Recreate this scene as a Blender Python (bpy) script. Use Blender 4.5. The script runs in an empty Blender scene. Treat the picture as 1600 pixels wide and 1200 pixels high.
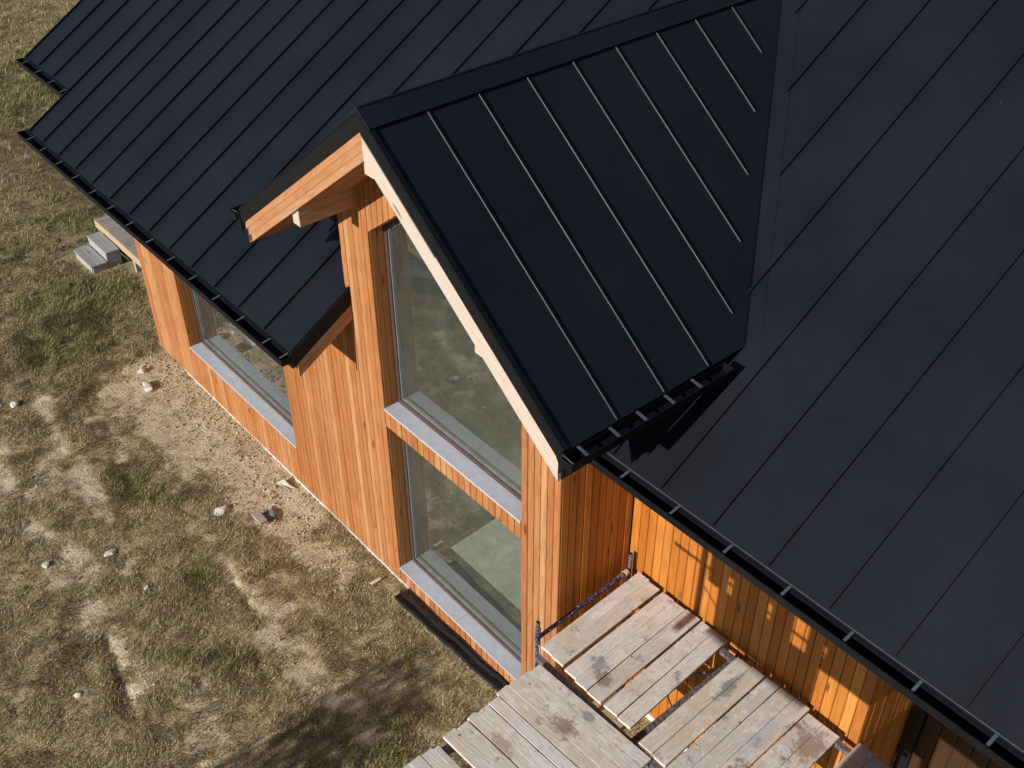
import bpy, bmesh, math, random
import numpy as np
from mathutils import Vector, Matrix

random.seed(7)
rng = np.random.default_rng(11)
SC = bpy.context.scene
COL = SC.collection

# ------------------------------------------------------------------ camera
RIGHT = (0.648954, 0.760817, -0.004091)
DOWN = (0.465855, -0.401599, -0.788478)
FWD = (-0.601530, 0.509780, -0.615050)
cam = bpy.data.cameras.new("camera")
cam.sensor_fit = 'HORIZONTAL'
cam.sensor_width = 36.0
cam.lens = 1716.8 / 1600 * 36.0
cam.clip_start = 0.1
cam.clip_end = 2000
cam_o = bpy.data.objects.new("camera", cam)
m = Matrix.Identity(4)
for i in range(3):
    m[i][0] = RIGHT[i]; m[i][1] = -DOWN[i]; m[i][2] = -FWD[i]
m[0][3], m[1][3], m[2][3] = 7.399, -5.364, 11.186
cam_o.matrix_world = m
COL.objects.link(cam_o)
SC.camera = cam_o

# ------------------------------------------------------------------ sky, sun, exposure
SUN_EL = math.radians(22.0)
SUN_AZ = math.radians(-2.3)           # almost straight along the facade's normal
SD = Vector((-math.sin(SUN_AZ) * math.cos(SUN_EL), -math.cos(SUN_AZ) * math.cos(SUN_EL), math.sin(SUN_EL)))
W = bpy.data.worlds.new("World"); SC.world = W; W.use_nodes = True
wn = W.node_tree.nodes; wl = W.node_tree.links
sky = wn.new("ShaderNodeTexSky"); sky.sky_type = 'NISHITA'; sky.sun_disc = False
sky.sun_elevation = SUN_EL
sky.sun_rotation = math.atan2(SD.x, SD.y)
sky.air_density = 1.0; sky.dust_density = 0.0; sky.ozone_density = 1.5
wn["Background"].inputs[1].default_value = 0.05
wl.new(sky.outputs[0], wn["Background"].inputs[0])
sun = bpy.data.lights.new("sun", 'SUN'); sun.energy = 4.8; sun.angle = math.radians(0.38); sun.color = (1.0, 0.955, 0.88)
sun_o = bpy.data.objects.new("sun", sun); COL.objects.link(sun_o)
sun_o.rotation_euler = (-SD).to_track_quat('-Z', 'Y').to_euler()
sun_o.location = (0, -20, 20)
SC.view_settings.view_transform = 'Standard'; SC.view_settings.look = 'None'
SC.view_settings.exposure = 0.35; SC.view_settings.gamma = 1.0
SC.view_settings.use_curve_mapping = False
SC.cycles.max_bounces = 8; SC.cycles.transparent_max_bounces = 12
SC.cycles.sample_clamp_indirect = 6.0

# ------------------------------------------------------------------ measured dimensions (metres)
RW, RZE, RZR, ROF = 2.616, 5.321, 7.343, 0.772      # dormer: half width at eave, eave z, ridge z, front overhang
TD = (RZR - RZE) / RW
YL, ZL, YR, ZR_ = -0.856, 3.927, 0.155, 4.531        # main roof eaves: left (y, z), right (y, z)
TM = (ZR_ - ZL) / (YR - YL)
XRAKE = -1.715
WA, WB, WL = 1.817, 1.052, 8.338                     # dormer wall half width, right wall set back, left corner
S1, S2, S3 = 0.272, 3.0, 0.745                       # sill heights
C1, C2 = -1.235, 1.225
D1, D2 = -6.961, -3.723
RIDGE_Y = 6.6
def zm(y): return ZL + TM * (y - YL)
def zd(x): return RZR - TD * abs(x)
def yvalley(x): return YL + (zd(x) - ZL) / TM
def xvalley(y): return (RZR - zm(y)) / TD

# ------------------------------------------------------------------ materials
def mat(name):
    M = bpy.data.materials.new(name); M.use_nodes = True
    nt = M.node_tree; b = nt.nodes["Principled BSDF"]
    return M, nt, b
class NT:
    def __init__(s, nt): s.nt = nt
    def n(s, t, **k):
        o = s.nt.nodes.new("ShaderNode" + t)
        for a, v in k.items(): setattr(o, a, v)
        return o
    def l(s, a, b): s.nt.links.new(a, b)
    def set(s, sock, v):
        if hasattr(v, "links") or isinstance(v, bpy.types.NodeSocket): s.l(v, sock)
        else: sock.default_value = v
    def math(s, op, a, b=0.0, c=None, clamp=False):
        o = s.n("Math", operation=op, use_clamp=clamp); s.set(o.inputs[0], a); s.set(o.inputs[1], b)
        if c is not None: s.set(o.inputs[2], c)
        return o.outputs[0]
    def vmath(s, op, a, b):
        o = s.n("VectorMath", operation=op); s.set(o.inputs[0], a); s.set(o.inputs[1], b); return o.outputs[0]
    def mix(s, f, a, b, mode='MIX'):
        o = s.n("Mix", data_type='RGBA', blend_type=mode); s.set(o.inputs[0], f); s.set(o.inputs[6], a); s.set(o.inputs[7], b); return o.outputs[2]
    def noise(s, v, scale, detail=3.0, rough=0.55, dist=0.0):
        o = s.n("TexNoise"); s.set(o.inputs["Vector"], v); o.inputs["Scale"].default_value = scale
        o.inputs["Detail"].default_value = detail; o.inputs["Roughness"].default_value = rough; o.inputs["Distortion"].default_value = dist
        return o.outputs[0]
    def ramp(s, f, stops, interp='LINEAR'):
        o = s.n("ValToRGB"); s.set(o.inputs[0], f); r = o.color_ramp; r.interpolation = interp
        while len(r.elements) < len(stops): r.elements.new(0.5)
        for e, (p, c) in zip(r.elements, stops):
            e.position = p; e.color = c if len(c) == 4 else (*c, 1)
        return o.outputs[0]
    def maprange(s, v, a, b, c=0.0, d=1.0):
        o = s.n("MapRange", interpolation_type='SMOOTHSTEP'); s.set(o.inputs[0], v)
        for i, q in enumerate((a, b, c, d)): o.inputs[i + 1].default_value = q
        return o.outputs[0]
    def bump(s, h, strength, dist=0.01):
        o = s.n("Bump"); o.inputs["Strength"].default_value = strength; o.inputs["Distance"].default_value = dist; s.l(h, o.inputs["Height"]); return o.outputs[0]
def srgb(r, g, b):
    f = lambda c: (c / 255 / 12.92) if c / 255 <= 0.04045 else ((c / 255 + 0.055) / 1.055) ** 2.4
    return (f(r), f(g), f(b))

def wood_material(name, tones, dark, knot, grain_mix=0.5, rough=0.65, weather=None, bleach=0.0):
    M, nt, b = mat(name); N = NT(nt)
    at = N.n("Attribute", attribute_name="gc")
    oi = N.n("ObjectInfo")
    rnd = oi.outputs["Random"]
    off = N.n("CombineXYZ"); N.l(N.math('MULTIPLY', rnd, 37.0), off.inputs[0]); N.l(N.math('MULTIPLY', rnd, 91.0), off.inputs[1]); N.l(N.math('MULTIPLY', rnd, 13.0), off.inputs[2])
    v = N.vmath('ADD', at.outputs["Vector"], off.outputs[0])
    vs = N.vmath('MULTIPLY', v, (0.7, 6.0, 6.0))
    figure = N.noise(vs, 1.0, 2.0, 0.5, 0.2)
    rings = N.math('SINE', N.math('MULTIPLY', figure, 46.0))
    rings = N.maprange(rings, -0.2, 1.0)
    fine = N.noise(N.vmath('MULTIPLY', v, (6.0, 160.0, 160.0)), 1.0, 2.0, 0.6)
    broad = N.noise(N.vmath('MULTIPLY', v, (0.6, 5.0, 5.0)), 1.0, 2.0)
    n = len(tones)
    rn2 = N.n("TexWhiteNoise", noise_dimensions='1D'); N.l(N.math('MULTIPLY', rnd, 771.0), rn2.inputs["W"])
    base = N.ramp(rn2.outputs[0], [(i / max(1, n - 1), c) for i, c in enumerate(tones)])
    g = N.math('MULTIPLY', N.math('ADD', N.math('MULTIPLY', rings, 0.42), N.math('MULTIPLY', N.maprange(fine, 0.35, 0.7), 0.3)), grain_mix, clamp=True)
    col = N.mix(g, base, dark)
    col = N.mix(N.maprange(broad, 0.4, 0.75, 0.0, 0.2), col, tones[0] if len(tones[0]) == 4 else (*tones[0], 1))
    vor = N.n("TexVoronoi"); N.l(N.vmath('MULTIPLY', v, (1.7, 7.0, 7.0)), vor.inputs["Vector"]); vor.inputs["Scale"].default_value = 1.0
    kn = N.maprange(vor.outputs["Distance"], 0.06, 0.20, 0.95, 0.0)
    sep = N.n("SeparateColor"); N.l(vor.outputs["Color"], sep.inputs[0])
    kn = N.math('MULTIPLY', kn, N.math('GREATER_THAN', sep.outputs[0], 0.55))
    col = N.mix(kn, col, (*knot, 1))
    if weather:
        geo = N.n("NewGeometry")
        wv = N.noise(geo.outputs["Position"], 1.3, 4.0, 0.6)
        col = N.mix(N.maprange(wv, 0.45, 0.75, 0.0, 0.4), col, (*weather, 1))
    N.l(col, b.inputs["Base Color"]); b.inputs["Roughness"].default_value = rough
    b.inputs["Specular IOR Level"].default_value = 0.3
    N.l(N.bump(N.math('ADD', N.math('MULTIPLY', rings, 0.5), fine), 0.25, 0.003), b.inputs["Normal"])
    return M
def simple(name, col, rough=0.5, spec=0.5, metal=0.0, noise_amt=0.12, nscale=6.0, bumpy=0.0):
    M, nt, b = mat(name); N = NT(nt)
    geo = N.n("NewGeometry")
    nz = N.noise(geo.outputs["Position"], nscale, 4.0, 0.6)
    c = N.mix(N.maprange(nz, 0.3, 0.7), (*[x * (1 - noise_amt) for x in col], 1), (*[min(1, x * (1 + noise_amt)) for x in col], 1))
    N.l(c, b.inputs["Base Color"]); b.inputs["Roughness"].default_value = rough
    b.inputs["Specular IOR Level"].default_value = spec; b.inputs["Metallic"].default_value = metal
    if bumpy: N.l(N.bump(N.noise(geo.outputs["Position"], nscale * 8, 3.0), bumpy, 0.01), b.inputs["Normal"])
    return M

M_WALL = wood_material("weathered_larch", [srgb(150, 90, 47), srgb(178, 126, 80), srgb(158, 97, 50), srgb(184, 138, 95), srgb(153, 92, 48), srgb(171, 114, 68), srgb(162, 103, 58)], (*srgb(114, 64, 32), 1), srgb(84, 44, 22), 0.6, weather=srgb(176, 126, 86))
M_SHELT = wood_material("sheltered_larch", [srgb(192, 120, 44), srgb(166, 98, 32), srgb(200, 134, 62), srgb(154, 88, 28), srgb(186, 112, 40)], (*srgb(118, 68, 22), 1), srgb(88, 50, 18), 0.55)
M_RAKE = wood_material("rake_larch", [srgb(171, 124, 85), srgb(178, 136, 104), srgb(166, 113, 72)], (*srgb(125, 78, 49), 1), srgb(110, 67, 41), 0.6, weather=srgb(177, 147, 124))
M_PALE = wood_material("pale_raw_pine", [srgb(180, 166, 151), srgb(186, 173, 160)], (*srgb(164, 140, 119), 1), srgb(120, 84, 58), 0.45)
M_SOFF = wood_material("soffit_larch", [srgb(158, 103, 55), srgb(147, 92, 46), srgb(167, 116, 68)], (*srgb(112, 66, 33), 1), srgb(101, 55, 28), 0.4)
M_DOOR = wood_material("dark_brown_boards", [srgb(66, 44, 30), srgb(59, 40, 28), srgb(72, 49, 33)], (*srgb(44, 29, 19), 1), srgb(46, 28, 18), 0.4, rough=0.35)
M_PORCH = wood_material("grey_porch_wood", [srgb(150, 142, 134), srgb(164, 156, 146), srgb(140, 130, 122)], (*srgb(110, 100, 92), 1), srgb(90, 80, 72), 0.45, rough=0.8)
M_STEP = wood_material("silver_step_wood", [srgb(150, 149, 147), srgb(162, 160, 157)], (*srgb(118, 115, 111), 1), srgb(100, 96, 92), 0.4, rough=0.8)
M_PINE = wood_material("pine_fascia", [srgb(180, 158, 130), srgb(172, 148, 120)], (*srgb(140, 116, 90), 1), srgb(120, 90, 64), 0.4)

def roof_material(name, col):
    M, nt, b = mat(name); N = NT(nt)
    geo = N.n("NewGeometry"); p = geo.outputs["Position"]
    n1 = N.noise(p, 0.7, 5.0, 0.6); n2 = N.noise(p, 40.0, 2.0)
    c = N.mix(N.maprange(n1, 0.3, 0.7), (*[x * 0.86 for x in col], 1), (*[x * 1.16 for x in col], 1))
    vor = N.n("TexVoronoi"); N.l(p, vor.inputs["Vector"]); vor.inputs["Scale"].default_value = 1.7
    sp = N.math('LESS_THAN', vor.outputs["Distance"], 0.009)
    c = N.mix(N.math('MULTIPLY', sp, 0.25), c, (0.28, 0.29, 0.30, 1))
    N.l(c, b.inputs["Base Color"])
    N.l(N.math('ADD', N.math('MULTIPLY', n1, 0.14), 0.36), b.inputs["Roughness"])
    b.inputs["Specular IOR Level"].default_value = 0.3
    N.l(N.bump(N.noise(p, 2.2, 2.0), 0.10, 0.02), b.inputs["Normal"])
    return M
M_ROOF = roof_material("black_coated_steel", (0.0082, 0.0100, 0.0142))
M_TRIM = simple("black_flashing", (0.0065, 0.0072, 0.0085), 0.5, 0.15)
M_GUT = simple("black_gutter", (0.006, 0.007, 0.009), 0.4, 0.14)
M_STRAP = simple("grey_strap", (0.10, 0.115, 0.125), 0.45, 0.5, 0.3)
M_SILL = simple("grey_sill", srgb(167, 169, 177), 0.55, 0.4, noise_amt=0.06, nscale=9)
M_FRAME = simple("brown_frame", srgb(74, 56, 52), 0.4, 0.5)
M_DARK = simple("dark_sheathing", (0.03, 0.025, 0.02), 0.8)
M_BLACK = simple("black_frame", (0.006, 0.006, 0.006), 0.5)
M_WHITE = simple("white_base_trim", srgb(214, 208, 198), 0.6)
M_CONC = simple("interior_screed", srgb(196, 204, 196), 0.7, nscale=3.0)
M_PLAST = simple("interior_plaster", srgb(206, 204, 196), 0.8)
M_STONE = simple("pale_stone", srgb(206, 200, 190), 0.85, 0.3, noise_amt=0.25, nscale=20, bumpy=0.6)
M_SLATE = simple("grey_stone", srgb(130, 128, 128), 0.85, 0.3, noise_amt=0.25, nscale=20, bumpy=0.6)
M_PLASTIC = simple("black_plastic", (0.010, 0.011, 0.012), 0.38, 0.5, bumpy=0.3)
M_TUBE = simple("blue_paint", srgb(52, 58, 96), 0.5, 0.4, 0.0, 0.4, 25.0)
M_GASK = simple("grey_gasket", (0.16, 0.17, 0.17), 0.5)
M_RUST = simple("worn_steel", srgb(104, 98, 100), 0.55, 0.4, 0.3, 0.6, 30.0)
M_ROPE = simple("pale_rope", srgb(196, 176, 150), 0.9)
M_PLY = simple("plywood", srgb(170, 140, 100), 0.7)
M_SHEET = simple("grey_green_sheet", srgb(96, 116, 116), 0.5)

def tube_material():
    M, nt, b = mat("chipped_blue_tube"); N = NT(nt); p = N.n("NewGeometry").outputs["Position"]
    ch = N.maprange(N.noise(p, 38.0, 4.0, 0.7), 0.56, 0.62)
    c = N.mix(ch, (*srgb(40, 46, 84), 1), (*srgb(168, 164, 166), 1))
    N.l(c, b.inputs["Base Color"]); b.inputs["Roughness"].default_value = 0.5
    return M
M_CHIP = tube_material()

def plank_material():
    M, nt, b = mat("site_planks"); N = NT(nt)
    at = N.n("Attribute", attribute_name="gc"); oi = N.n("ObjectInfo"); rnd = oi.outputs["Random"]
    off = N.n("CombineXYZ"); N.l(N.math('MULTIPLY', rnd, 37.0), off.inputs[0]); N.l(N.math('MULTIPLY', rnd, 91.0), off.inputs[1])
    v = N.vmath('ADD', at.outputs["Vector"], off.outputs[0])
    p = N.n("NewGeometry").outputs["Position"]
    fig = N.noise(N.vmath('MULTIPLY', v, (0.9, 7.0, 7.0)), 1.0, 2.0)
    rings = N.maprange(N.math('SINE', N.math('MULTIPLY', fig, 90.0)), -0.2, 1.0)
    fine = N.noise(N.vmath('MULTIPLY', v, (5.0, 140.0, 140.0)), 1.0, 2.0)
    base = N.ramp(rnd, [(0.0, srgb(198, 193, 187)), (0.3, srgb(214, 209, 202)), (0.6, srgb(206, 197, 182)), (0.8, srgb(210, 207, 203)), (1.0, srgb(222, 218, 214))])
    col = N.mix(N.math('MULTIPLY', N.math('ADD', N.math('MULTIPLY', rings, 0.55), N.maprange(fine, 0.4, 0.7)), 0.3, clamp=True), base, (*srgb(140, 124, 110), 1))
    tan = N.maprange(N.noise(p, 2.6, 4.0, 0.6), 0.50, 0.66)
    col = N.mix(N.math('MULTIPLY', tan, 0.55), col, (*srgb(196, 176, 146), 1))
    pl = N.maprange(N.noise(p, 7.0, 6.0, 0.75), 0.52, 0.60)
    col = N.mix(N.math('MULTIPLY', pl, 0.7), col, (*srgb(218, 214, 208), 1))
    gr = N.maprange(N.noise(N.vmath('ADD', p, (9, 3, 1)), 5.0, 6.0, 0.75), 0.57, 0.66)
    col = N.mix(N.math('MULTIPLY', gr, 0.7), col, (*srgb(118, 118, 124), 1))
    br = N.maprange(N.noise(N.vmath('ADD', p, (2, 7, 4)), 2.1, 6.0, 0.7), 0.61, 0.68)
    col = N.mix(N.math('MULTIPLY', br, 0.75), col, (*srgb(120, 88, 66), 1))
    vor = N.n("TexVoronoi"); N.l(p, vor.inputs["Vector"]); vor.inputs["Scale"].default_value = 9.0
    sep = N.n("SeparateColor"); N.l(vor.outputs["Color"], sep.inputs[0])
    sp = N.math('MULTIPLY', N.maprange(vor.outputs["Distance"], 0.10, 0.16, 1.0, 0.0), N.math('GREATER_THAN', sep.outputs[1], 0.72))
    col = N.mix(N.math('MULTIPLY', sp, 0.8), col, N.ramp(sep.outputs[0], [(0.0, srgb(84, 82, 86)), (0.5, srgb(228, 226, 222)), (1.0, srgb(96, 76, 62))], 'CONSTANT'))
    wob = N.math('MULTIPLY', N.math('SUBTRACT', N.noise(p, 13.0, 6.0, 0.8), 0.5), 3.4)
    for (cx, cy, rx, ry, c, k) in ((3.68, 0.55, 0.06, 0.20, srgb(96, 98, 104), 0.85), (2.66, -0.22, 0.11, 0.13, srgb(104, 100, 102), 0.75), (2.80, -0.30, 0.12, 0.09, srgb(112, 84, 64), 0.85), (2.95, -0.98, 0.17, 0.11, srgb(116, 86, 64), 0.85), (3.02, -0.72, 0.09, 0.05, srgb(106, 104, 108), 0.8),
                                   (4.62, 0.62, 0.16, 0.22, srgb(120, 88, 62), 0.8), (2.18, 0.30, 0.05, 0.22, srgb(226, 222, 216), 0.8), (4.25, 0.35, 0.08, 0.35, srgb(172, 176, 184), 0.7), (2.72, -1.55, 0.16, 0.08, srgb(150, 120, 96), 0.7), (2.6, 0.70, 0.12, 0.10, srgb(214, 210, 206), 0.75), (2.9, 0.6, 0.10, 0.12, srgb(218, 214, 210), 0.7)):
        e = N.vmath('MULTIPLY', N.vmath('SUBTRACT', p, (cx, cy, 0.0)), (1 / rx, 1 / ry, 0.0))
        ln = N.n("VectorMath", operation='LENGTH'); N.l(e, ln.inputs[0])
        mk = N.maprange(N.math('ADD', ln.outputs["Value"], wob), 0.55, 1.15, k * 0.8, 0.0)
        col = N.mix(mk, col, (*c, 1))
    N.l(col, b.inputs["Base Color"]); b.inputs["Roughness"].default_value = 0.85; b.inputs["Specular IOR Level"].default_value = 0.2
    N.l(N.bump(N.math('ADD', fine, N.math('MULTIPLY', rings, 0.4)), 0.4, 0.004), b.inputs["Normal"])
    return M
M_PLANK = plank_material()

def glass_material():
    M, nt, b = mat("window_glass"); N = NT(nt); nt.nodes.remove(b)
    out = nt.nodes["Material Output"]
    tr = N.n("BsdfTransparent"); tr.inputs[0].default_value = (0.76, 0.79, 0.77, 1)
    gl = N.n("BsdfGlossy"); gl.inputs["Roughness"].default_value = 0.02; gl.inputs[0].default_value = (0.96, 1.0, 0.97, 1)
    fr = N.n("Fresnel"); fr.inputs["IOR"].default_value = 1.52
    p = N.n("NewGeometry").outputs["Position"]
    N.l(N.bump(N.noise(p, 1.2, 1.0), 0.02, 0.05), gl.inputs["Normal"])
    f = N.math('MULTIPLY', N.math('ADD', fr.outputs[0], 0.04), 1.85, clamp=True)
    mx = N.n("MixShader"); N.l(f, mx.inputs[0]); N.l(tr.outputs[0], mx.inputs[1]); N.l(gl.outputs[0], mx.inputs[2])
    df = N.n("BsdfDiffuse"); df.inputs[0].default_value = (0.82, 0.92, 0.86, 1)      # film of building dust on the panes
    m2 = N.n("MixShader"); N.l(N.math('MULTIPLY', N.maprange(N.noise(p, 2.5, 5.0, 0.65), 0.25, 0.75, 0.6, 1.3), 0.026), m2.inputs[0])
    N.l(mx.outputs[0], m2.inputs[1]); N.l(df.outputs[0], m2.inputs[2]); N.l(m2.outputs[0], out.inputs[0])
    return M
M_GLASS = glass_material()

# ------------------------------------------------------------------ geometry helpers
WORLD = {}
def wloc(o): return WORLD.get(o.name, Vector((0, 0, 0)))
def empty(name, loc, label=None, cat=None, group=None, parent=None):
    o = bpy.data.objects.new(name, None); COL.objects.link(o); loc = Vector(loc)
    o.empty_display_size = 0.2
    WORLD[o.name] = loc
    if parent: o.parent = parent; o.location = loc - wloc(parent)
    else: o.location = loc
    tag(o, label, cat, group); return o
def tag(o, label=None, cat=None, group=None, kind=None):
    if label: o["label"] = label
    if cat: o["category"] = cat
    if group: o["group"] = group
    if kind: o["kind"] = kind
    return o
def add(name, verts, faces, material, parent=None, gc=None, smooth=False, origin=None):
    """one mesh object from world-space vertices, its origin set inside the piece"""
    V = np.asarray(verts, float).reshape(-1, 3)
    org = V.mean(0) if origin is None else np.asarray(origin, float)
    me = bpy.data.meshes.new(name)
    me.from_pydata((V - org).tolist(), [], [tuple(int(i) for i in f) for f in faces])
    me.materials.append(material)
    if gc is not None:
        a = me.attributes.new("gc", 'FLOAT_VECTOR', 'POINT'); a.data.foreach_set("vector", np.asarray(gc, np.float32).ravel())
    bm = bmesh.new(); bm.from_mesh(me); bmesh.ops.recalc_face_normals(bm, faces=bm.faces); bm.to_mesh(me); bm.free()
    if smooth: me.shade_smooth()
    o = bpy.data.objects.new(name, me); COL.objects.link(o)
    WORLD[o.name] = Vector(org)
    if parent: o.parent = parent; o.location = Vector(org) - wloc(parent)
    else: o.location = Vector(org)
    return o
BF = [(0, 3, 2, 1), (4, 5, 6, 7), (0, 1, 5, 4), (1, 2, 6, 5), (2, 3, 7, 6), (3, 0, 4, 7)]
def boxv(a, b):
    x0, y0, z0 = a; x1, y1, z1 = b
    return [(x0, y0, z0), (x1, y0, z0), (x1, y1, z0), (x0, y1, z0), (x0, y0, z1), (x1, y0, z1), (x1, y1, z1), (x0, y1, z1)]
class MB:
    def __init__(s): s.v = []; s.f = []
    def raw(s, v, f):
        k = len(s.v); s.v += [tuple(p) for p in v]; s.f += [tuple(i + k for i in q) for q in f]; return s
    def box(s, a, b): return s.raw(boxv(a, b), BF)
    def prism(s, poly, d):
        """polygon (list of 3D points) extruded by vector d"""
        n = len(poly); d = Vector(d); P = [Vector(p) for p in poly]
        return s.raw([tuple(p) for p in P] + [tuple(p + d) for p in P],
                     [tuple(range(n))[::-1], tuple(range(n, 2 * n))] + [(i, (i + 1) % n, n + (i + 1) % n, n + i) for i in range(n)])
    def tube(s, p0, p1, r, n=10, r2=None, hollow=False):
        p0 = Vector(p0); p1 = Vector(p1); d = (p1 - p0).normalized(); u = d.orthogonal().normalized(); w = d.cross(u); r2 = r if r2 is None else r2
        ring = lambda c, q: [tuple(c + u * math.cos(2 * math.pi * i / n) * q + w * math.sin(2 * math.pi * i / n) * q) for i in range(n)]
        if not hollow:
            return s.raw(ring(p0, r) + ring(p1, r2), [(i, (i + 1) % n, n + (i + 1) % n, n + i) for i in range(n)] + [tuple(range(n))[::-1], tuple(range(n, 2 * n))])
        q = r * 0.78; pin = p1 - d * 0.12
        f = [(i, (i + 1) % n, n + (i + 1) % n, n + i) for i in range(n)] + [(n + i, n + (i + 1) % n, 2 * n + (i + 1) % n, 2 * n + i) for i in range(n)]
        f += [(2 * n + i, 2 * n + (i + 1) % n, 3 * n + (i + 1) % n, 3 * n + i) for i in range(n)] + [tuple(range(3 * n, 4 * n)), tuple(range(n))[::-1]]
        return s.raw(ring(p0, r) + ring(p1, r) + ring(p1, q) + ring(pin, q), f)
    def build(s, name, material, parent=None, **k): return add(name, s.v, s.f, material, parent, **k)
def board(name, p0, p1, wdir, ndir, width, thick, material, parent, chamfer=0.004, jitter=0.0, top_cut=None, bottom_cut=None):
    """one plank: runs p0 -> p1 (centre of its back face), chamfered long edges towards ndir. top_cut/bottom_cut: extra length at the +width side"""
    p0 = Vector(p0); p1 = Vector(p1); L = (p1 - p0).length; d = (p1 - p0).normalized(); w = Vector(wdir).normalized(); n = Vector(ndir).normalized()
    t = thick + random.uniform(-jitter, jitter); h = width / 2; c = chamfer
    prof = [(-h, 0), (-h, t - c), (-h + c, t), (h - c, t), (h, t - c), (h, 0)]
    tc = top_cut or 0.0; bc = bottom_cut or 0.0
    v = []; g = []
    for k, (base, l) in enumerate(((p0, 0.0), (p1, L))):
        cut = bc if k == 0 else tc
        for (a, q) in prof:
            e = cut * (a / width)
            v.append(tuple(base + w * a + n * q + d * e)); g.append((l + e, a, q))
    f = [(i, (i + 1) % 6, 6 + (i + 1) % 6, 6 + i) for i in range(6)] + [(5, 4, 3, 2, 1, 0), (6, 7, 8, 9, 10, 11)]
    return add(name, v, f, material, parent, gc=g)
def beam(name, a, b, axis, material, parent):
    """box-shaped timber with grain along axis (0, 1 or 2)"""
    V = boxv(a, b); g = []
    o = [i for i in range(3) if i != axis]
    for p in V: g.append((p[axis], p[o[0]], p[o[1]]))
    return add(name, V, BF, material, parent, gc=g)
def vboards(parent, x0, x1, y, segs, pitch, material, thick=0.022, axis='x', ndir=(0, -1, 0), gap=0.009):
    """vertical cladding boards between x0 and x1 (or along y if axis='y'); segs(c, lo, hi) gives list of (z0, z1, topcut)"""
    n = max(1, round((x1 - x0) / pitch)); w = (x1 - x0) / n
    for i in range(n):
        c = x0 + (i + 0.5) * w
        for (z0, z1, tc) in segs(c, x0 + i * w, x0 + (i + 1) * w):
            if z1 - z0 < 0.02: continue
            if axis == 'x': board("board", (c, y, z0), (c, y, z1), (1, 0, 0), ndir, w - gap, thick, material, parent, chamfer=0.007, jitter=0.002, top_cut=tc)
            else: board("board", (y, c, z0), (y, c, z1), (0, 1, 0), ndir, w - gap, thick, material, parent, chamfer=0.007, jitter=0.002, top_cut=tc)

# ================================================================== GROUND
def vnoise(x, y, seed):
    """smooth value noise, vectorised"""
    xi = np.floor(x).astype(np.int64); yi = np.floor(y).astype(np.int64); fx = x - xi; fy = y - yi
    fx = fx * fx * fx * (fx * (fx * 6 - 15) + 10); fy = fy * fy * fy * (fy * (fy * 6 - 15) + 10)
    def h(a, b):
        k = (a * 374761393 + b * 668265263 + seed * 974634777) & 0xFFFFFFFF
        k = ((k ^ (k >> 13)) * 1274126177) & 0xFFFFFFFF
        return ((k ^ (k >> 16)) & 0xFFFF) / 65535.0
    return (h(xi, yi) * (1 - fx) + h(xi + 1, yi) * fx) * (1 - fy) + (h(xi, yi + 1) * (1 - fx) + h(xi + 1, yi + 1) * fx) * fy
def fbm(x, y, s, seed, o=4, g=0.5):
    t = 0; a = 1; n = 0
    for i in range(o):
        t = t + a * vnoise(x * s + 31.7 * i, y * s + 17.3 * i, seed + i); n += a; a *= g; s *= 2.03
    return t / n
def dseg(x, y, pts):
    d = np.full(x.shape, 1e9)
    for (ax, ay), (bx, by) in zip(pts[:-1], pts[1:]):
        vx, vy = bx - ax, by - ay; t = np.clip(((x - ax) * vx + (y - ay) * vy) / (vx * vx + vy * vy), 0, 1)
        d = np.minimum(d, np.hypot(x - ax - t * vx, y - ay - t * vy))
    return d
DIRT = [([(-7.5, -0.5), (-6.4, -0.45), (-5.0, -0.5), (-3.9, -0.4)], 0.80, 1.3), ([(-5.7, -1.1), (-4.5, -0.95)], 0.30, 0.85),
        ([(-3.6, -0.6), (-2.7, -0.5), (-1.8, -0.35)], 0.32, 0.85), ([(-8.2, -3.25), (-6.76, -3.39), (-5.3, -3.37), (-4.0, -3.3)], 0.28, 0.75),
        ([(-8.3, -2.3), (-7.0, -2.42), (-6.2, -2.54), (-4.8, -2.57)], 0.18, 0.78), ([(-3.45, -3.38), (-2.8, -3.38), (-2.1, -3.45)], 0.25, 0.88),
        ([(-3.3, -1.72), (-2.7, -1.62), (-1.95, -1.62)], 0.20, 0.92), ([(-1.9, -1.85), (-0.9, -1.79), (-0.2, -1.75), (0.5, -1.72)], 0.25, 0.75),
        ([(-0.7, -0.9), (0.3, -0.8)], 0.22, 0.55), ([(-6.5, -2.9), (-5.5, -2.95)], 0.35, 0.5), ([(-1.2, -2.9), (-0.4, -3.4)], 0.25, 0.5),
        ([(-7.2, -1.8), (-6.0, -1.75)], 0.14, 0.6), ([(-4.2, -2.75), (-3.9, -2.8)], 0.15, 0.7)]
MUD = [([(-19.5, 0.3), (-17.2, 0.85), (-15.2, 1.5), (-13.0, 2.0)], 0.75)]
GREEN = [((-5.3, -1.88), 0.30), ((-5.75, -1.95), 0.22), ((-4.9, -1.72), 0.2), ((-10.6, -0.5), 1.0), ((-9.3, -1.3), 0.7), ((-13.6, 1.6), 1.2), ((-2.9, -2.2), 0.35), ((-1.6, -2.45), 0.3), ((-3.2, -1.95), 0.22),
         ((-4.9, -1.5), 0.3), ((0.7, -1.7), 0.5), ((-16.0, 3.2), 1.6), ((-2.1, -2.9), 0.22), ((-20.5, 2.0), 2.0), ((-8.2, -1.6), 0.3)]
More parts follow.
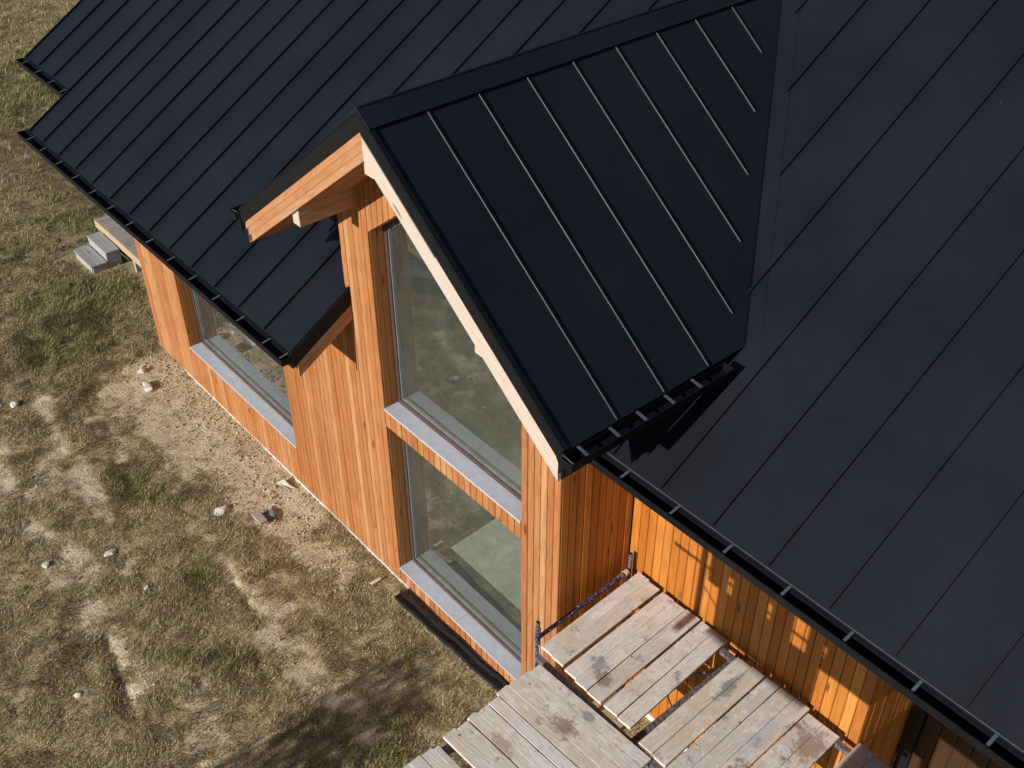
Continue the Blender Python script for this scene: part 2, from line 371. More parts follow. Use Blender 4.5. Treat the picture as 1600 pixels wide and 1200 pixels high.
def masks(x, y):
    wx = (fbm(x, y, 1.6, 3) - 0.5) * 0.55; wy = (fbm(x, y, 1.6, 9) - 0.5) * 0.55
    d = np.zeros(x.shape)
    for pts, r, a in DIRT:
        q = dseg(x + wx, y + wy, pts); d = np.maximum(d, a * np.clip(1.5 - q / r, 0, 1))
    nz = fbm(x, y, 2.6, 21, 5, 0.6)
    d = np.clip(d * 1.05 + (nz - 0.53) * 2.1 * np.clip(d * 3, 0.3, 1), 0, 1)
    d = np.maximum(d, np.clip((fbm(x, y, 0.9, 40, 5, 0.6) - 0.60) * 4, 0, 0.4) * (x > -9))
    mud = np.zeros(x.shape)
    for pts, r in MUD: mud = np.maximum(mud, np.clip(1.6 - dseg(x + wx * 2, y + wy * 2, pts) / r, 0, 1))
    g = np.zeros(x.shape)
    for (a, b), r in GREEN: g = np.maximum(g, np.clip(1.4 - np.hypot(x - a + wx, y - b + wy) / r, 0, 1))
    g = np.clip(g + np.clip((-x - 8) / 8, 0, 0.5) + (fbm(x, y, 1.3, 60, 4) - 0.5) * 1.0, 0, 1)
    return d, mud, g
def gheight(x, y):
    h = (fbm(x, y, 0.35, 70, 3) - 0.5) * 0.10 + (fbm(x, y, 2.2, 80, 4) - 0.5) * 0.045 + (fbm(x, y, 9.0, 90, 3, 0.6) - 0.5) * 0.03
    h = h - 0.04 * np.exp(-(dseg(x, y, [(-2.85, -3.5), (-2.3, -3.55), (-1.6, -3.72)]) / 0.10) ** 2) * (0.5 + fbm(x, y, 3.0, 200, 2))
    h = h - 0.03 * np.exp(-(dseg(x, y, [(-2.7, -1.75), (-2.2, -1.82)]) / 0.08) ** 2) + 0.02 * np.exp(-(dseg(x, y, [(-2.9, -1.6), (-2.0, -1.6)]) / 0.10) ** 2)
    h = h - 0.012 * np.exp(-(dseg(x, y, DIRT[3][0]) / 0.16) ** 2) - 0.012 * np.exp(-(dseg(x, y, DIRT[4][0]) / 0.12) ** 2)
    near = np.clip(1 + np.minimum(np.minimum(y, x + 9.0), 9.0 - x) / 1.0, 0, 1)      # level ground under the house
    fall = np.clip((-0.02 - y) / 0.4, 0, 1); keep = np.where((x > -12.5) & (x < 9), np.clip(fall + (y < -0.4), 0, 1), 1.0)
    low = 0.16 * np.clip((x - 1.6) / 0.6, 0, 1) * np.clip((y + 1.4) / 0.8, 0, 1)
    return -low + np.clip(h * np.where(y < 0.0, np.maximum(keep, 0.35), np.where((x > -8.5), 0.0, 0.6)), -0.2, 0.2)
def axis(parts):
    out = []
    for a, b, s in parts: out += list(np.arange(a, b, s))
    return np.array(out + [parts[-1][1]])
gx = axis([(-600, -60, 60), (-60, -30, 3), (-30, -10.5, 0.16), (-10.5, 2.2, 0.045), (2.2, 9, 0.3), (9, 60, 6), (60, 600, 60)])
gy = axis([(-600, -60, 60), (-60, -8, 4), (-8, -5.4, 0.2), (-5.4, 0.2, 0.045), (0.2, 8, 0.16), (8, 30, 2), (30, 600, 57)])
X, Y = np.meshgrid(gx, gy); Hh = gheight(X, Y); Dm, Mm, Gm = masks(X, Y)
nx, ny = len(gx), len(gy)
idx = np.arange(nx * ny).reshape(ny, nx)
quads = np.stack([idx[:-1, :-1], idx[:-1, 1:], idx[1:, 1:], idx[1:, :-1]], -1).reshape(-1, 4)
def fast_mesh(name, V, F, k):
    me = bpy.data.meshes.new(name); me.vertices.add(len(V)); me.vertices.foreach_set("co", V.astype(np.float32).ravel())
    me.loops.add(F.size); me.loops.foreach_set("vertex_index", F.astype(np.int32).ravel())
    me.polygons.add(len(F)); me.polygons.foreach_set("loop_start", (np.arange(len(F)) * k).astype(np.int32)); me.polygons.foreach_set("loop_total", np.full(len(F), k, np.int32))
    me.update(calc_edges=True); me.validate(); return me
gme = fast_mesh("ground", np.stack([X, Y, Hh], -1).reshape(-1, 3), quads, 4)
for nm, A in (("dirt", Dm), ("mud", Mm), ("green", Gm)):
    a = gme.attributes.new(nm, 'FLOAT', 'POINT'); a.data.foreach_set("value", A.astype(np.float32).ravel())
gme.shade_smooth()
def ground_material():
    M, nt, b = mat("dry_ground"); N = NT(nt); p = N.n("NewGeometry").outputs["Position"]
    at = lambda n: N.n("Attribute", attribute_name=n).outputs["Fac"]
    n1 = N.noise(p, 3.0, 6.0, 0.65); n2 = N.noise(p, 28.0, 4.0, 0.65); n3 = N.noise(p, 90.0, 3.0, 0.6)
    soil = N.mix(n1, (*srgb(186, 169, 140), 1), (*srgb(214, 199, 170), 1))
    soil = N.mix(N.maprange(n2, 0.50, 0.70, 0, 0.6), soil, (*srgb(150, 122, 88), 1))
    thatch = N.mix(n2, (*srgb(158, 142, 110), 1), (*srgb(198, 178, 140), 1))
    thatch = N.mix(N.math('MULTIPLY', at("green"), 0.6), thatch, (*srgb(128, 122, 82), 1))
    thatch = N.mix(N.maprange(n3, 0.5, 0.7, 0, 0.5), thatch, (*srgb(104, 88, 64), 1))
    e = N.maprange(N.math('ADD', at("dirt"), N.math('MULTIPLY', N.math('SUBTRACT', n2, 0.5), 0.9)), 0.25, 0.55)
    c = N.mix(e, thatch, soil)
    c = N.mix(N.math('MULTIPLY', at("mud"), N.maprange(n1, 0.3, 0.55)), c, (*srgb(112, 90, 72), 1))
    N.l(c, b.inputs["Base Color"]); b.inputs["Roughness"].default_value = 0.95; b.inputs["Specular IOR Level"].default_value = 0.1
    hh = N.math('ADD', N.math('MULTIPLY', n2, 0.6), N.math('MULTIPLY', n3, 0.3))
    N.l(N.bump(hh, 0.8, 0.04), b.inputs["Normal"])
    return M
gme.materials.append(ground_material())
ground = bpy.data.objects.new("ground", gme); COL.objects.link(ground); tag(ground, kind="structure")

def grass_material():
    M, nt, b = mat("grass_blades"); N = NT(nt)
    c = N.n("Attribute", attribute_name="tint").outputs["Color"]
    N.l(c, b.inputs["Base Color"]); b.inputs["Roughness"].default_value = 0.8; b.inputs["Specular IOR Level"].default_value = 0.15
    tl = N.n("BsdfTranslucent"); N.l(c, tl.inputs[0])
    mx = N.n("MixShader"); mx.inputs[0].default_value = 0.25
    out = nt.nodes["Material Output"]; N.l(b.outputs[0], mx.inputs[1]); N.l(tl.outputs[0], mx.inputs[2]); N.l(mx.outputs[0], out.inputs[0])
    return M
def grass(name, label, regions):
    xs = []; ys = []; ss = []
    for (x0, x1, y0, y1, dens, size) in regions:
        n = int((x1 - x0) * (y1 - y0) * dens)
        xs.append(rng.uniform(x0, x1, n)); ys.append(rng.uniform(y0, y1, n)); ss.append(np.full(n, size))
    x = np.concatenate(xs); y = np.concatenate(ys); s = np.concatenate(ss)
    d, mud, g = masks(x, y)
    inside = ((x > -8.5) & (x < 1.85) & (y > -0.03)) | ((x > 1.75) & (y > 0.98)) | ((x < -11.15) & (x > -12.3) & (y > 0.0) & (y < 0.5)) | ((x > -12.6) & (y > 0.55) & (x < -8))
    inside = inside | (dseg(x, y, [(-1.05, -0.215), (1.7, -0.09)]) < 0.085)
    clump = fbm(x, y, 5.0, 120, 3)
    dens = np.clip(1.12 - 1.02 * d, 0.05, 1) * np.clip(0.2 + 1.7 * (clump - 0.22), 0.15, 1) * (1 - 0.8 * mud)
    dens = dens * np.where((x > -10.5) & (y < -2.9 - 0.375 * (x + 9.1)), 0.12, 1.0)
    keep = (~inside) & (rng.random(len(x)) < dens)
    x, y, s, d, g, clump = x[keep], y[keep], s[keep], d[keep], g[keep], clump[keep]
    n = len(x); z = gheight(x, y) - 0.004
    th = rng.uniform(0, 2 * np.pi, n) * 0.6 + fbm(x, y, 1.7, 140, 2) * 12.0
    tall = 0.6 + 0.9 * clump + 0.8 * np.clip(g, 0, 1)
    L = s * rng.uniform(0.022, 0.062, n) * tall; lean = rng.uniform(0.45, 1.45, n)
    wd = s * rng.uniform(0.0020, 0.0044, n)
    dx, dy = np.cos(th), np.sin(th); px, py = -dy, dx
    def P(t, side, k):
        hor = L * np.sin(lean) * t * (0.6 + 0.6 * t); ver = L * np.cos(lean * (0.55 + 0.5 * t)) * t
        return np.stack([x + dx * hor + px * wd * side * k, y + dy * hor + py * wd * side * k, z + np.maximum(ver, 0.004 * t)], -1)
    V = np.stack([P(0.0, -1, 1), P(0.0, 1, 1), P(0.55, -1, 0.8), P(0.55, 1, 0.8), P(1.0, 0, 0)], 1).reshape(-1, 3)
    b0 = (np.arange(n) * 5)[:, None]
    F = np.concatenate([b0 + np.array([[0, 1, 3]]), b0 + np.array([[0, 3, 2]]), b0 + np.array([[2, 3, 4]])], 0)
    me = fast_mesh(name, V, F, 3)
    pal = np.array([srgb(182, 164, 130), srgb(160, 141, 106), srgb(200, 186, 156), srgb(136, 117, 85), srgb(146, 116, 80), srgb(168, 158, 124), srgb(122, 104, 72), srgb(142, 134, 88)])
    grn = np.array([srgb(132, 128, 80), srgb(108, 108, 60), srgb(148, 142, 98), srgb(94, 98, 52)])
    dry = pal[rng.integers(0, len(pal), n)]; gr = grn[rng.integers(0, len(grn), n)]
    pick = (rng.random(n) < np.clip(g * 0.95 - 0.12, 0.02, 0.75))[:, None]
    c = np.where(pick, gr, dry) * rng.uniform(0.85, 1.28, (n, 1))
    rgba = np.concatenate([np.repeat(c, 5, 0), np.ones((n * 5, 1))], 1)
    a = me.attributes.new("tint", 'FLOAT_COLOR', 'POINT'); a.data.foreach_set("color", rgba.astype(np.float32).ravel())
    me.materials.append(grass_material())
    o = bpy.data.objects.new(name, me); COL.objects.link(o)
    tag(o, label, "grass", kind="stuff"); return o
grass("grass", "dry matted grass with greener patches around the house", [(-10.5, 2.2, -5.4, 0.0, 11000, 1.0), (-10.5, -8.3, 0.0, 0.7, 7000, 1.1), (-16, -10.5, -4, 4, 3200, 1.3), (-30, -16, -2, 9, 800, 2.0), (-16, -8, 4, 9, 200, 2.0), (-16, 6, -9, -5.4, 120, 2.0), (2.2, 8, -5.4, 1.0, 700, 1.6)])

# ================================================================== HOUSE
house = empty("house", (0, 0, 0), "timber clad house with black standing seam metal roof and gabled dormer", "house")

def wall(name, loc): return empty(name, loc, parent=house)
# --- front wall left of the dormer (one plane, with the wide low window)
wl_ = wall("wall", (-5, 0, 0))
bk = MB()
bk.box((-WL + 0.02, 0.004, -0.4), (D1 - 0.02, 0.26, 4.0)); bk.box((D2 + 0.02, 0.004, -0.4), (C1 - 0.03, 0.26, 4.0))
bk.box((D1 - 0.02, 0.004, -0.4), (D2 + 0.02, 0.26, S3 - 0.03)); bk.box((D1 - 0.02, 0.004, 2.93), (D2 + 0.02, 0.26, 4.0))
bk.build("sheathing", M_DARK, wl_)
def seg_left(c, lo, hi):
    if lo > D1 - 0.03 and hi < D2 + 0.03: return [(0.03, S3 - 0.025, 0), (2.9, 4.0, 0)]
    return [(0.03, 4.0, 0)]
nb = 0.1055
vboards(wl_, -WL, D1, 0.0, seg_left, nb, M_WALL)
vboards(wl_, D1, D2, 0.0, seg_left, nb, M_WALL)
vboards(wl_, D2, -WA, 0.0, seg_left, nb, M_WALL)
add("base_trim", *(lambda q: (q.v, q.f))(MB().box((-WL + 0.9, -0.030, -0.02), (1.2, -0.001, 0.024))), M_WHITE, wl_)
# --- dormer front
wd_ = wall("wall", (0, 0, 0))
bk = MB()
def gpoly(x0, x1, z0f, off, y0, y1):
    xs = sorted({x0, x1} | ({0.0} if x0 < 0 < x1 else set()))
    return [(x0, y0, z0f), (x1, y0, z0f)] + [(x, y0, zd(x) - off) for x in reversed(xs)], (0, y1 - y0, 0)
bk.prism(*gpoly(-WA + 0.01, C1 - 0.03, -0.4, 0.2, 0.0045, 0.26)); bk.prism(*gpoly(C2 + 0.03, WA - 0.01, -0.4, 0.2, 0.0045, 0.26))
bk.box((C1 - 0.03, 0.0045, -0.4), (C2 + 0.03, 0.26, S1 - 0.03)); bk.box((C1 - 0.03, 0.0045, 2.75), (C2 + 0.03, 0.26, S2 - 0.03))
WTOP = 5.377
def wtop(x): return WTOP + (abs(C1) - abs(x)) * TD
top = [(x, 0.0045, wtop(x) + 0.03) for x in (C1 - 0.03, 0, C2 + 0.03)] + [(x, 0.0045, zd(x) - 0.2) for x in (C2 + 0.03, 0, C1 - 0.03)]
bk.prism([top[0], top[1], top[4], top[5]], (0, 0.25, 0)); bk.prism([top[1], top[2], top[3], top[4]], (0, 0.25, 0))
bk.build("sheathing", M_DARK, wd_)
def seg_dorm(c, lo, hi):
    t = zd(c) - 0.40; sl = -math.copysign(1, c) * TD * (hi - lo)
    if lo > C1 - 0.02 and hi < C2 + 0.02: return [(0.03, S1 - 0.025, 0), (2.735, S2 - 0.03, 0), (wtop(c), t, sl)]
    return [(0.03, t, sl)]
def seg_dorm_cut(c, lo, hi):
    if lo > C1 - 0.02 and hi < C2 + 0.02:
        return [(0.03, S1 - 0.025, 0), (2.735, S2 - 0.03, 0)]
    t = zd(c) - 0.40; sl = -math.copysign(1, c) * TD * (hi - lo)
    return [(0.03, t, sl)]
vboards(wd_, -WA, C1, 0.0, seg_dorm_cut, nb, M_WALL); vboards(wd_, C1, C2, 0.0, seg_dorm_cut, nb, M_WALL); vboards(wd_, C2, WA, 0.0, seg_dorm_cut, nb, M_WALL)
nn = round((C2 - C1) / nb); ww = (C2 - C1) / nn
for i in range(nn):          # boards above the gable-shaped window head
    c = C1 + (i + 0.5) * ww
    sl = -math.copysign(1, c) * TD * ww
    board("board", (c, 0.0, wtop(c)), (c, 0.0, zd(c) - 0.40), (1, 0, 0), (0, -1, 0), ww - 0.011, 0.022, M_WALL, wd_, chamfer=0.007, top_cut=sl, bottom_cut=sl)
# small piece of cladding lapping over the left roof beside the pier
# --- dormer side walls
ws_ = wall("wall", (WA, 0.5, 0))
MB().box((WA - 0.25, 0.27, -0.4), (WA - 0.027, 4.2, 5.5)).build("sheathing", M_DARK, ws_)
vboards(ws_, 0.001, WB - 0.002, WA - 0.026, lambda c, a, b: [(-0.12, 5.6, 0)], 0.1005, M_SHELT, axis='y', ndir=(1, 0, 0), thick=0.022, gap=0.005)
wsl = wall("wall", (-WA, 0.5, 4))
MB().box((-WA + 0.027, 0.27, -0.4), (-WA + 0.25, 4.2, 5.5)).build("sheathing", M_DARK, wsl)
vboards(wsl, 0.001, 1.95, -WA + 0.026, lambda c, a, b: [(zm(b) - 0.1, 5.6, 0)], 0.1005, M_SHELT, axis='y', ndir=(-1, 0, 0), thick=0.022)
# --- right wall
XJ = 4.86
wr_ = wall("wall", (3.4, WB, 0))
MB().box((WA + 0.0, WB + 0.004, -0.4), (XJ - 0.03, WB + 0.25, 4.9)).build("sheathing", M_DARK, wr_)
vboards(wr_, WA + 0.02, XJ, WB, lambda c, a, b: [(-0.06, 4.6, 0)], 0.1105, M_SHELT, gap=0.006)
MB().box((WA + 0.03, WB - 0.035, -0.20), (XJ, WB - 0.002, -0.065)).build("base_trim", M_WHITE, wr_)
# reveal of the big opening, then black frame and brown door leaf
wv_ = wall("wall", (XJ, 1.6, 0))
MB().box((XJ - 0.28, WB + 0.26, -0.4), (XJ - 0.026, 2.3, 4.9)).build("sheathing", M_DARK, wv_)
vboards(wv_, WB + 0.001, 2.1, XJ - 0.024, lambda c, a, b: [(-0.1, 4.6, 0)], 0.098, M_SHELT, axis='y', ndir=(1, 0, 0), gap=0.005)
dr = empty("door", (6.1, 2.1, 0), parent=house)
q = MB(); q.box((XJ + 0.003, 2.06, -0.1), (XJ + 0.15, 2.16, 4.4)); q.box((7.25, 2.06, -0.1), (7.4, 2.16, 4.4)); q.box((XJ + 0.15, 2.06, 2.6), (7.25, 2.16, 2.75)); q.build("frame", M_BLACK, dr)
vboards(dr, XJ + 0.155, 7.245, 2.13, lambda c, a, b: [(-0.08, 2.59, 0), (2.76, 4.4, 0)], 0.17, M_DOOR)
MB().box((XJ + 0.15, 2.131, -0.1), (7.25, 2.18, 4.4)).build("backing", M_DARK, dr)
MB().tube((6.95, 2.06, 1.05), (6.95, 2.06, 1.35), 0.015).build("handle", M_BLACK, dr)
wr2 = wall("wall", (8, 2.1, 0))
MB().box((7.41, 2.03, -0.4), (9.6, 2.28, 4.9)).build("sheathing", M_DARK, wr2)
vboards(wr2, 7.41, 9.6, 2.03, lambda c, a, b: [(-0.06, 4.6, 0)], 0.1105, M_SHELT, gap=0.006)
# far side and back walls close the volume
wl2 = wall("wall", (-WL, 3, 0))
MB().box((-WL + 0.025, 0.261, -0.4), (-WL + 0.25, 2 * RIDGE_Y - 1.0, 4.2)).build("sheathing", M_DARK, wl2)
vboards(wl2, 0.001, 3.5, -WL + 0.0245, lambda c, a, b: [(0.03, min(zm(a) - 0.35, 6), 0)], 0.1055, M_SHELT, axis='y', ndir=(-1, 0, 0))
wbk = wall("wall", (0, 12, 0))
MB().box((-WL + 0.25, 2 * RIDGE_Y - 1.3, -0.4), (9.6, 2 * RIDGE_Y - 1.05, 4.6)).build("sheathing", M_DARK, wbk)
MB().box((9.35, 2.3, -0.4), (9.6, 2 * RIDGE_Y - 1.3, 5.0)).build("sheathing", M_DARK, wbk)

# --- windows
def window(loc, rect_or_poly, yg, reveal_mat, sill_z=None, sill_x=None, joints=()):
    w = empty("window", loc, parent=house)
    poly = rect_or_poly; n = len(poly)
    cx = sum(p[0] for p in poly) / n; cz = sum(p[1] for p in poly) / n
    def inset(t):
        out = []
        for i in range(n):
            a = Vector(poly[i - 1]); b = Vector(poly[i]); c = Vector(poly[(i + 1) % n])
            d1 = (b - a).normalized(); d2 = (c - b).normalized(); n1 = Vector((-d1.y, d1.x)); n2 = Vector((-d2.y, d2.x))
            k = t / (1 + n1.dot(n2)); out.append(b + (n1 + n2) * k)
        return out
    for (t0, t1, ya, yb, nm, mt) in ((0.0, 0.055, yg - 0.02, yg + 0.06, "frame", M_FRAME), (0.055, 0.068, yg + 0.0, yg + 0.05, "gasket", M_GASK)):
        o_ = inset(t0); i_ = inset(t1); v = []; f = []
        for k in range(n):
            for P in (o_[k], i_[k]):
                v += [(P.x, ya, P.y), (P.x, yb, P.y)]
        for k in range(n):
            a = 4 * k; b = 4 * ((k + 1) % n)
            f += [(a, b, b + 2, a + 2), (a + 1, a + 3, b + 3, b + 1), (a + 2, b + 2, b + 3, a + 3), (a, a + 1, b + 1, b)]
        add(nm, v, f, mt, w)
    g_ = inset(0.06)
    add("pane", [(p.x, yg + 0.03, p.y) for p in g_], [tuple(range(n))], M_GLASS, w)
    # sill tiles
    if sill_z is not None:
        xs = [sill_x[0]] + list(joints) + [sill_x[1]]
        for a, b in zip(xs[:-1], xs[1:]):
            MB().box((a + 0.0015, -0.028, sill_z - 0.03), (b - 0.0015, yg - 0.022, sill_z)).build("sill", M_SILL, w)
    return w
YG = 0.20
wlo = window((0, 0.2, S1), [(C1, S1), (C2, S1), (C2, 2.735), (C1, 2.735)], YG, M_SHELT, S1, (C1, C2), (-0.02,))
wup = window((0, 0.2, S2), [(C1, S2), (C2, S2), (C2, wtop(C2)), (0, wtop(0)), (C1, WTOP)], YG, M_SHELT, S2, (C1, C2), (0.35,))
wle = window((-5.3, 0.2, S3), [(D1, S3), (D2, S3), (D2, 2.9), (D1, 2.9)], YG, M_SHELT, S3, (D1, D2), (-5.75, -4.62))
def jambs(w, x, side, z0, z1):
    for k in range(2):
        yc = 0.006 + (k + 0.5) * 0.087
        board("jamb_board", (x - side * 0.024, yc, z0), (x - side * 0.024, yc, z1), (0, 1, 0), (side, 0, 0), 0.084, 0.022, M_SOFF, w)
for (w, a, b, z0, za, zb) in ((wlo, C1, C2, S1 + .002, 2.73, 2.73), (wup, C1, C2, S2 + .002, WTOP + .0, wtop(C2) + .0), (wle, D1, D2, S3 + .002, 2.9, 2.9)):
    jambs(w, a, 1, z0, za); jambs(w, b, -1, z0, zb)
for (w, a, b, z) in ((wlo, C1, C2, 2.735), (wle, D1, D2, 2.9)):
    for k in range(2):
        yc = 0.006 + (k + 0.5) * 0.087
        board("head_board", (a, yc, z + 0.024), (b, yc, z + 0.024), (0, 1, 0), (0, 0, -1), 0.084, 0.022, M_SOFF, w)
for s in (-1, 1):
    x0 = C1 if s < 0 else C2
    nd = Vector((-s * TD, 0, -1)).normalized() * 1
    for k in range(2):
        yc = 0.006 + (k + 0.5) * 0.087
        board("head_board", Vector((x0, yc, wtop(x0))) - nd * 0.024, Vector((0, yc, wtop(0))) - nd * 0.024, (0, 1, 0), nd, 0.084, 0.022, M_SOFF, wup)

# --- rooms behind the glass
room = empty("interior", (0, 2, 0.1), parent=house)
MB().box((-WL + 0.25, 0.265, -0.1), (WA - 0.26, 2 * RIDGE_Y - 1.31, 0.12)).box((WA - 0.26, 2.31, -0.1), (9.3, 2 * RIDGE_Y - 1.31, 0.12)).build("floor", M_CONC, room)
q = MB(); q.box((-WA + 0.26, 0.27, 0.121), (-WA + 0.40, 6.0, 5.55)); q.box((WA - 0.40, 0.27, 0.121), (WA - 0.26, 6.0, 5.55)); q.box((-WA + 0.41, 6.0, 0.121), (WA - 0.41, 6.14, 6.9)); q.build("partition", M_PLAST, room)
MB().box((-WL + 0.26, 4.2, 0.121), (-WA + 0.25, 4.34, 6.2)).build("partition", M_PLAST, room)

# ------------------------------------------------------------------ ROOFS
SEAM_H, SEAM_W = 0.036, 0.021
def clip_poly(poly, f):
    """keep the part of a 2D polygon where f(p) >= 0 (f linear)"""
    out = []
    for i in range(len(poly)):
        a, b = poly[i], poly[(i + 1) % len(poly)]; fa, fb = f(a), f(b)
        if fa >= 0: out.append(a)
        if fa * fb < 0:
            t = fa / (fa - fb); out.append((a[0] + t * (b[0] - a[0]), a[1] + t * (b[1] - a[1])))
    return out
NM = Vector((0, -TM, 1)).normalized()
def sheet(mb, pts, n, thick):
    P = [Vector(p) for p in pts]; mb.prism([tuple(p) for p in P], tuple(-n * thick))
def panel(parent, poly, zf, n, ribs=(), seam=None, sh=SEAM_H, name="roof_panel"):
    """one metal tray: flat sheet, two pressed pencil ribs and the standing seam on its low-x (or low-y) side"""
    if len(poly) < 3: return
    mb = MB(); sheet(mb, [(x, y, zf(x, y)) for x, y in poly], n, 0.004)
    def fold(a, b, w, h):
        """standing seam with a folded (chamfered) top"""
        A = Vector((a[0], a[1], zf(*a))); B = Vector((b[0], b[1], zf(*b))); d = (B - A).normalized(); s = d.cross(n).normalized()
        pr = [(-w / 2, 0), (-w / 2, h - 0.0040), (-w / 2 + 0.0027, h), (w / 2 - 0.0027, h), (w / 2, h - 0.0040), (w / 2, 0)]
        mb.raw([P + s * u + n * q for P in (A, B) for u, q in pr], [(i, (i + 1) % 6, 6 + (i + 1) % 6, 6 + i) for i in range(6)] + [(5, 4, 3, 2, 1, 0), (6, 7, 8, 9, 10, 11)])
    def rib(a, b, w, h, r):
        # bar from 2D point a to b lying on the roof
        A = Vector((a[0], a[1], zf(*a))); B = Vector((b[0], b[1], zf(*b))); d = (B - A).normalized(); s = d.cross(n).normalized() * (w / 2)
        up = n * h
        mb.raw([A - s, A + s, A + s * r + up, A - s * r + up, B - s, B + s, B + s * r + up, B - s * r + up], [(0, 1, 2, 3), (4, 7, 6, 5), (0, 4, 5, 1), (1, 5, 6, 2), (2, 6, 7, 3), (3, 7, 4, 0)])
    for (a, b) in ribs: rib(a, b, 0.012, 0.0013, 0.3)
    if seam: fold(seam[0], seam[1], SEAM_W, sh)
    mb.build(name, M_ROOF, parent)
main = empty("roof", (0, 3, 6), parent=house)
XL0, XL1, XR1 = -11.05, -9.283, 9.9
seams = sorted([-8.77 + 0.5862 * k for k in range(0, 15)] + [-8.77 - 0.5862 * k for k in (1, 2, 3)] + [2.29 + 0.5955 * k for k in range(-3, 13)])
edges = [XL0] + [s for s in seams if XL0 + 0.1 < s < XR1 - 0.1] + [XR1]
# the notch at x = XL1 is also a tray edge
edges = sorted([e for e in edges if abs(e - XL1) > 0.2] + [XL1]) if True else edges
zmain = lambda x, y: zm(y)
VK = TM / TD
def eave_of(x):
    if x < XL1: return -0.10
    if x < XRAKE: return YL
    return YR
def lower(x):
    if x < XL1 - 1e-6: return -0.10
    if x < XRAKE: return YL
    if x < WA + 0.04: return yvalley(x)
    return YR
cuts = sorted(set(edges + [XRAKE, 0.0, WA + 0.04]))
NOSEAM = {round(XRAKE, 4), 0.0, round(WA + 0.04, 4)}
for a, b in zip(cuts[:-1], cuts[1:]):
    mid = (a + b) / 2
    if XRAKE < mid < WA + 0.04:
        sgn = -1 if mid < 0 else 1
        lo = [(a, yvalley(a)), (b, yvalley(b))]
    else: lo = [(a, lower(mid)), (b, lower(mid))]
    poly = [lo[0], lo[1], (b, RIDGE_Y), (a, RIDGE_Y)]
    isseam = round(a, 4) not in NOSEAM and a > XL0 + 0.01
    seam = None
    if isseam:
        y0 = max(lower(a + 1e-4), lower(a - 1e-4)) if abs(a - XL1) > .01 else -0.85
        if XRAKE < a < WA + 0.04 : y0 = yvalley(a) + 0.22
        if WA < a < RW - 0.02: y0 = YR
        seam = ((a, y0 + 0.012), (a, RIDGE_Y - 0.1))
    w = b - a; ribs = []
    if w > 0.45 and (a >= WA or b <= XRAKE + 0.6):
        for k in (1 / 3, 2 / 3):
            xx = a + w * k; yy = lower(xx) if not (XRAKE < xx < WA + 0.04) else yvalley(xx) + 0.2
            ribs.append(((xx, yy + 0.02), (xx, RIDGE_Y - 0.1)))
    panel(main, poly, zmain, NM, ribs, seam)
# back slope (closes the volume)
NB = Vector((0, TM, 1)).normalized(); zb = lambda x, y: zm(2 * RIDGE_Y - y)
panel(main, [(XL0, RIDGE_Y), (XR1, RIDGE_Y), (XR1, 2 * RIDGE_Y + 0.3), (XL0, 2 * RIDGE_Y + 0.3)], zb, NB, name="back_slope")
MB().prism([(XL0, RIDGE_Y - 0.18, zm(RIDGE_Y - 0.18) + 0.034), (XL0, RIDGE_Y, zm(RIDGE_Y) + 0.04), (XL0, RIDGE_Y + 0.18, zm(RIDGE_Y - 0.18) + 0.034), (XL0, RIDGE_Y, zm(RIDGE_Y) + 0.02)], (XR1 - XL0, 0, 0)).build("ridge_cap", M_TRIM, main)
# deck under the trays: eave box, fascias and rake trims
def slopebox(mb, x0, x1, y0, y1, d0, d1):
    """slab under the main roof between vertical offsets d0 and d1"""
    mb.raw([(x0, y0, zm(y0) - d0), (x1, y0, zm(y0) - d0), (x1, y1, zm(y1) - d0), (x0, y1, zm(y1) - d0), (x0, y0, zm(y0) - d1), (x1, y0, zm(y0) - d1), (x1, y1, zm(y1) - d1), (x0, y1, zm(y1) - d1)], BF)
q = MB(); slopebox(q, XL1 + 0.02, XRAKE - 0.035, YL + 0.06, 0.30, 0.01, 0.30); slopebox(q, XL0 + 0.02, -WL, -0.02, 1.4, 0.01, 0.30); slopebox(q, WA + 0.06, XR1 - 0.02, YR + 0.05, WB + 0.3, 0.01, 0.30); q.build("eave_deck", M_DARK, main)
q = MB(); slopebox(q, XRAKE - 0.028, XRAKE - 0.006, YL + 0.08, 0.0, 0.20, 0.40); 
# rake wood, three planks
for k in range(2):
    a0 = Vector((XRAKE - 0.03, YL + 0.06, zm(YL + 0.06) - 0.245 - 0.105 * k)); a1 = Vector((XRAKE - 0.03, -0.024, zm(-0.024) - 0.245 - 0.105 * k))
    board("rake_board", a0, a1, Vector((0, TM, -1)).normalized() if False else (0, 0, 1), (1, 0, 0), 0.102, 0.022, M_RAKE, main)
q = MB(); slopebox(q, XRAKE - 0.012, XRAKE + 0.004, YL - 0.004, -0.024, -0.012, 0.19); q.build("rake_flashing", M_TRIM, main)
q = MB(); slopebox(q, XL1 - 0.012, XL1 + 0.012, YL - 0.004, -0.11, -0.035, 0.19); q.build("rake_flashing", M_TRIM, main)
q = MB(); slopebox(q, XL0 - 0.012, XL0 + 0.012, -0.104, RIDGE_Y, -0.035, 0.19); q.build("rake_flashing", M_TRIM, main)
q = MB(); slopebox(q, XR1 - 0.012, XR1 + 0.012, YR - 0.004, RIDGE_Y, -0.035, 0.19); q.build("rake_flashing", M_TRIM, main)
q = MB(); slopebox(q, XL1 + 0.02, XRAKE - 0.03, YL + 0.16, -0.005, 0.345, 0.36); q.build("soffit", M_SOFF, main)
q = MB(); slopebox(q, WA + 0.06, XR1 - 0.02, YR + 0.16, WB - 0.025, 0.345, 0.36); q.build("soffit", M_SOFF, main)
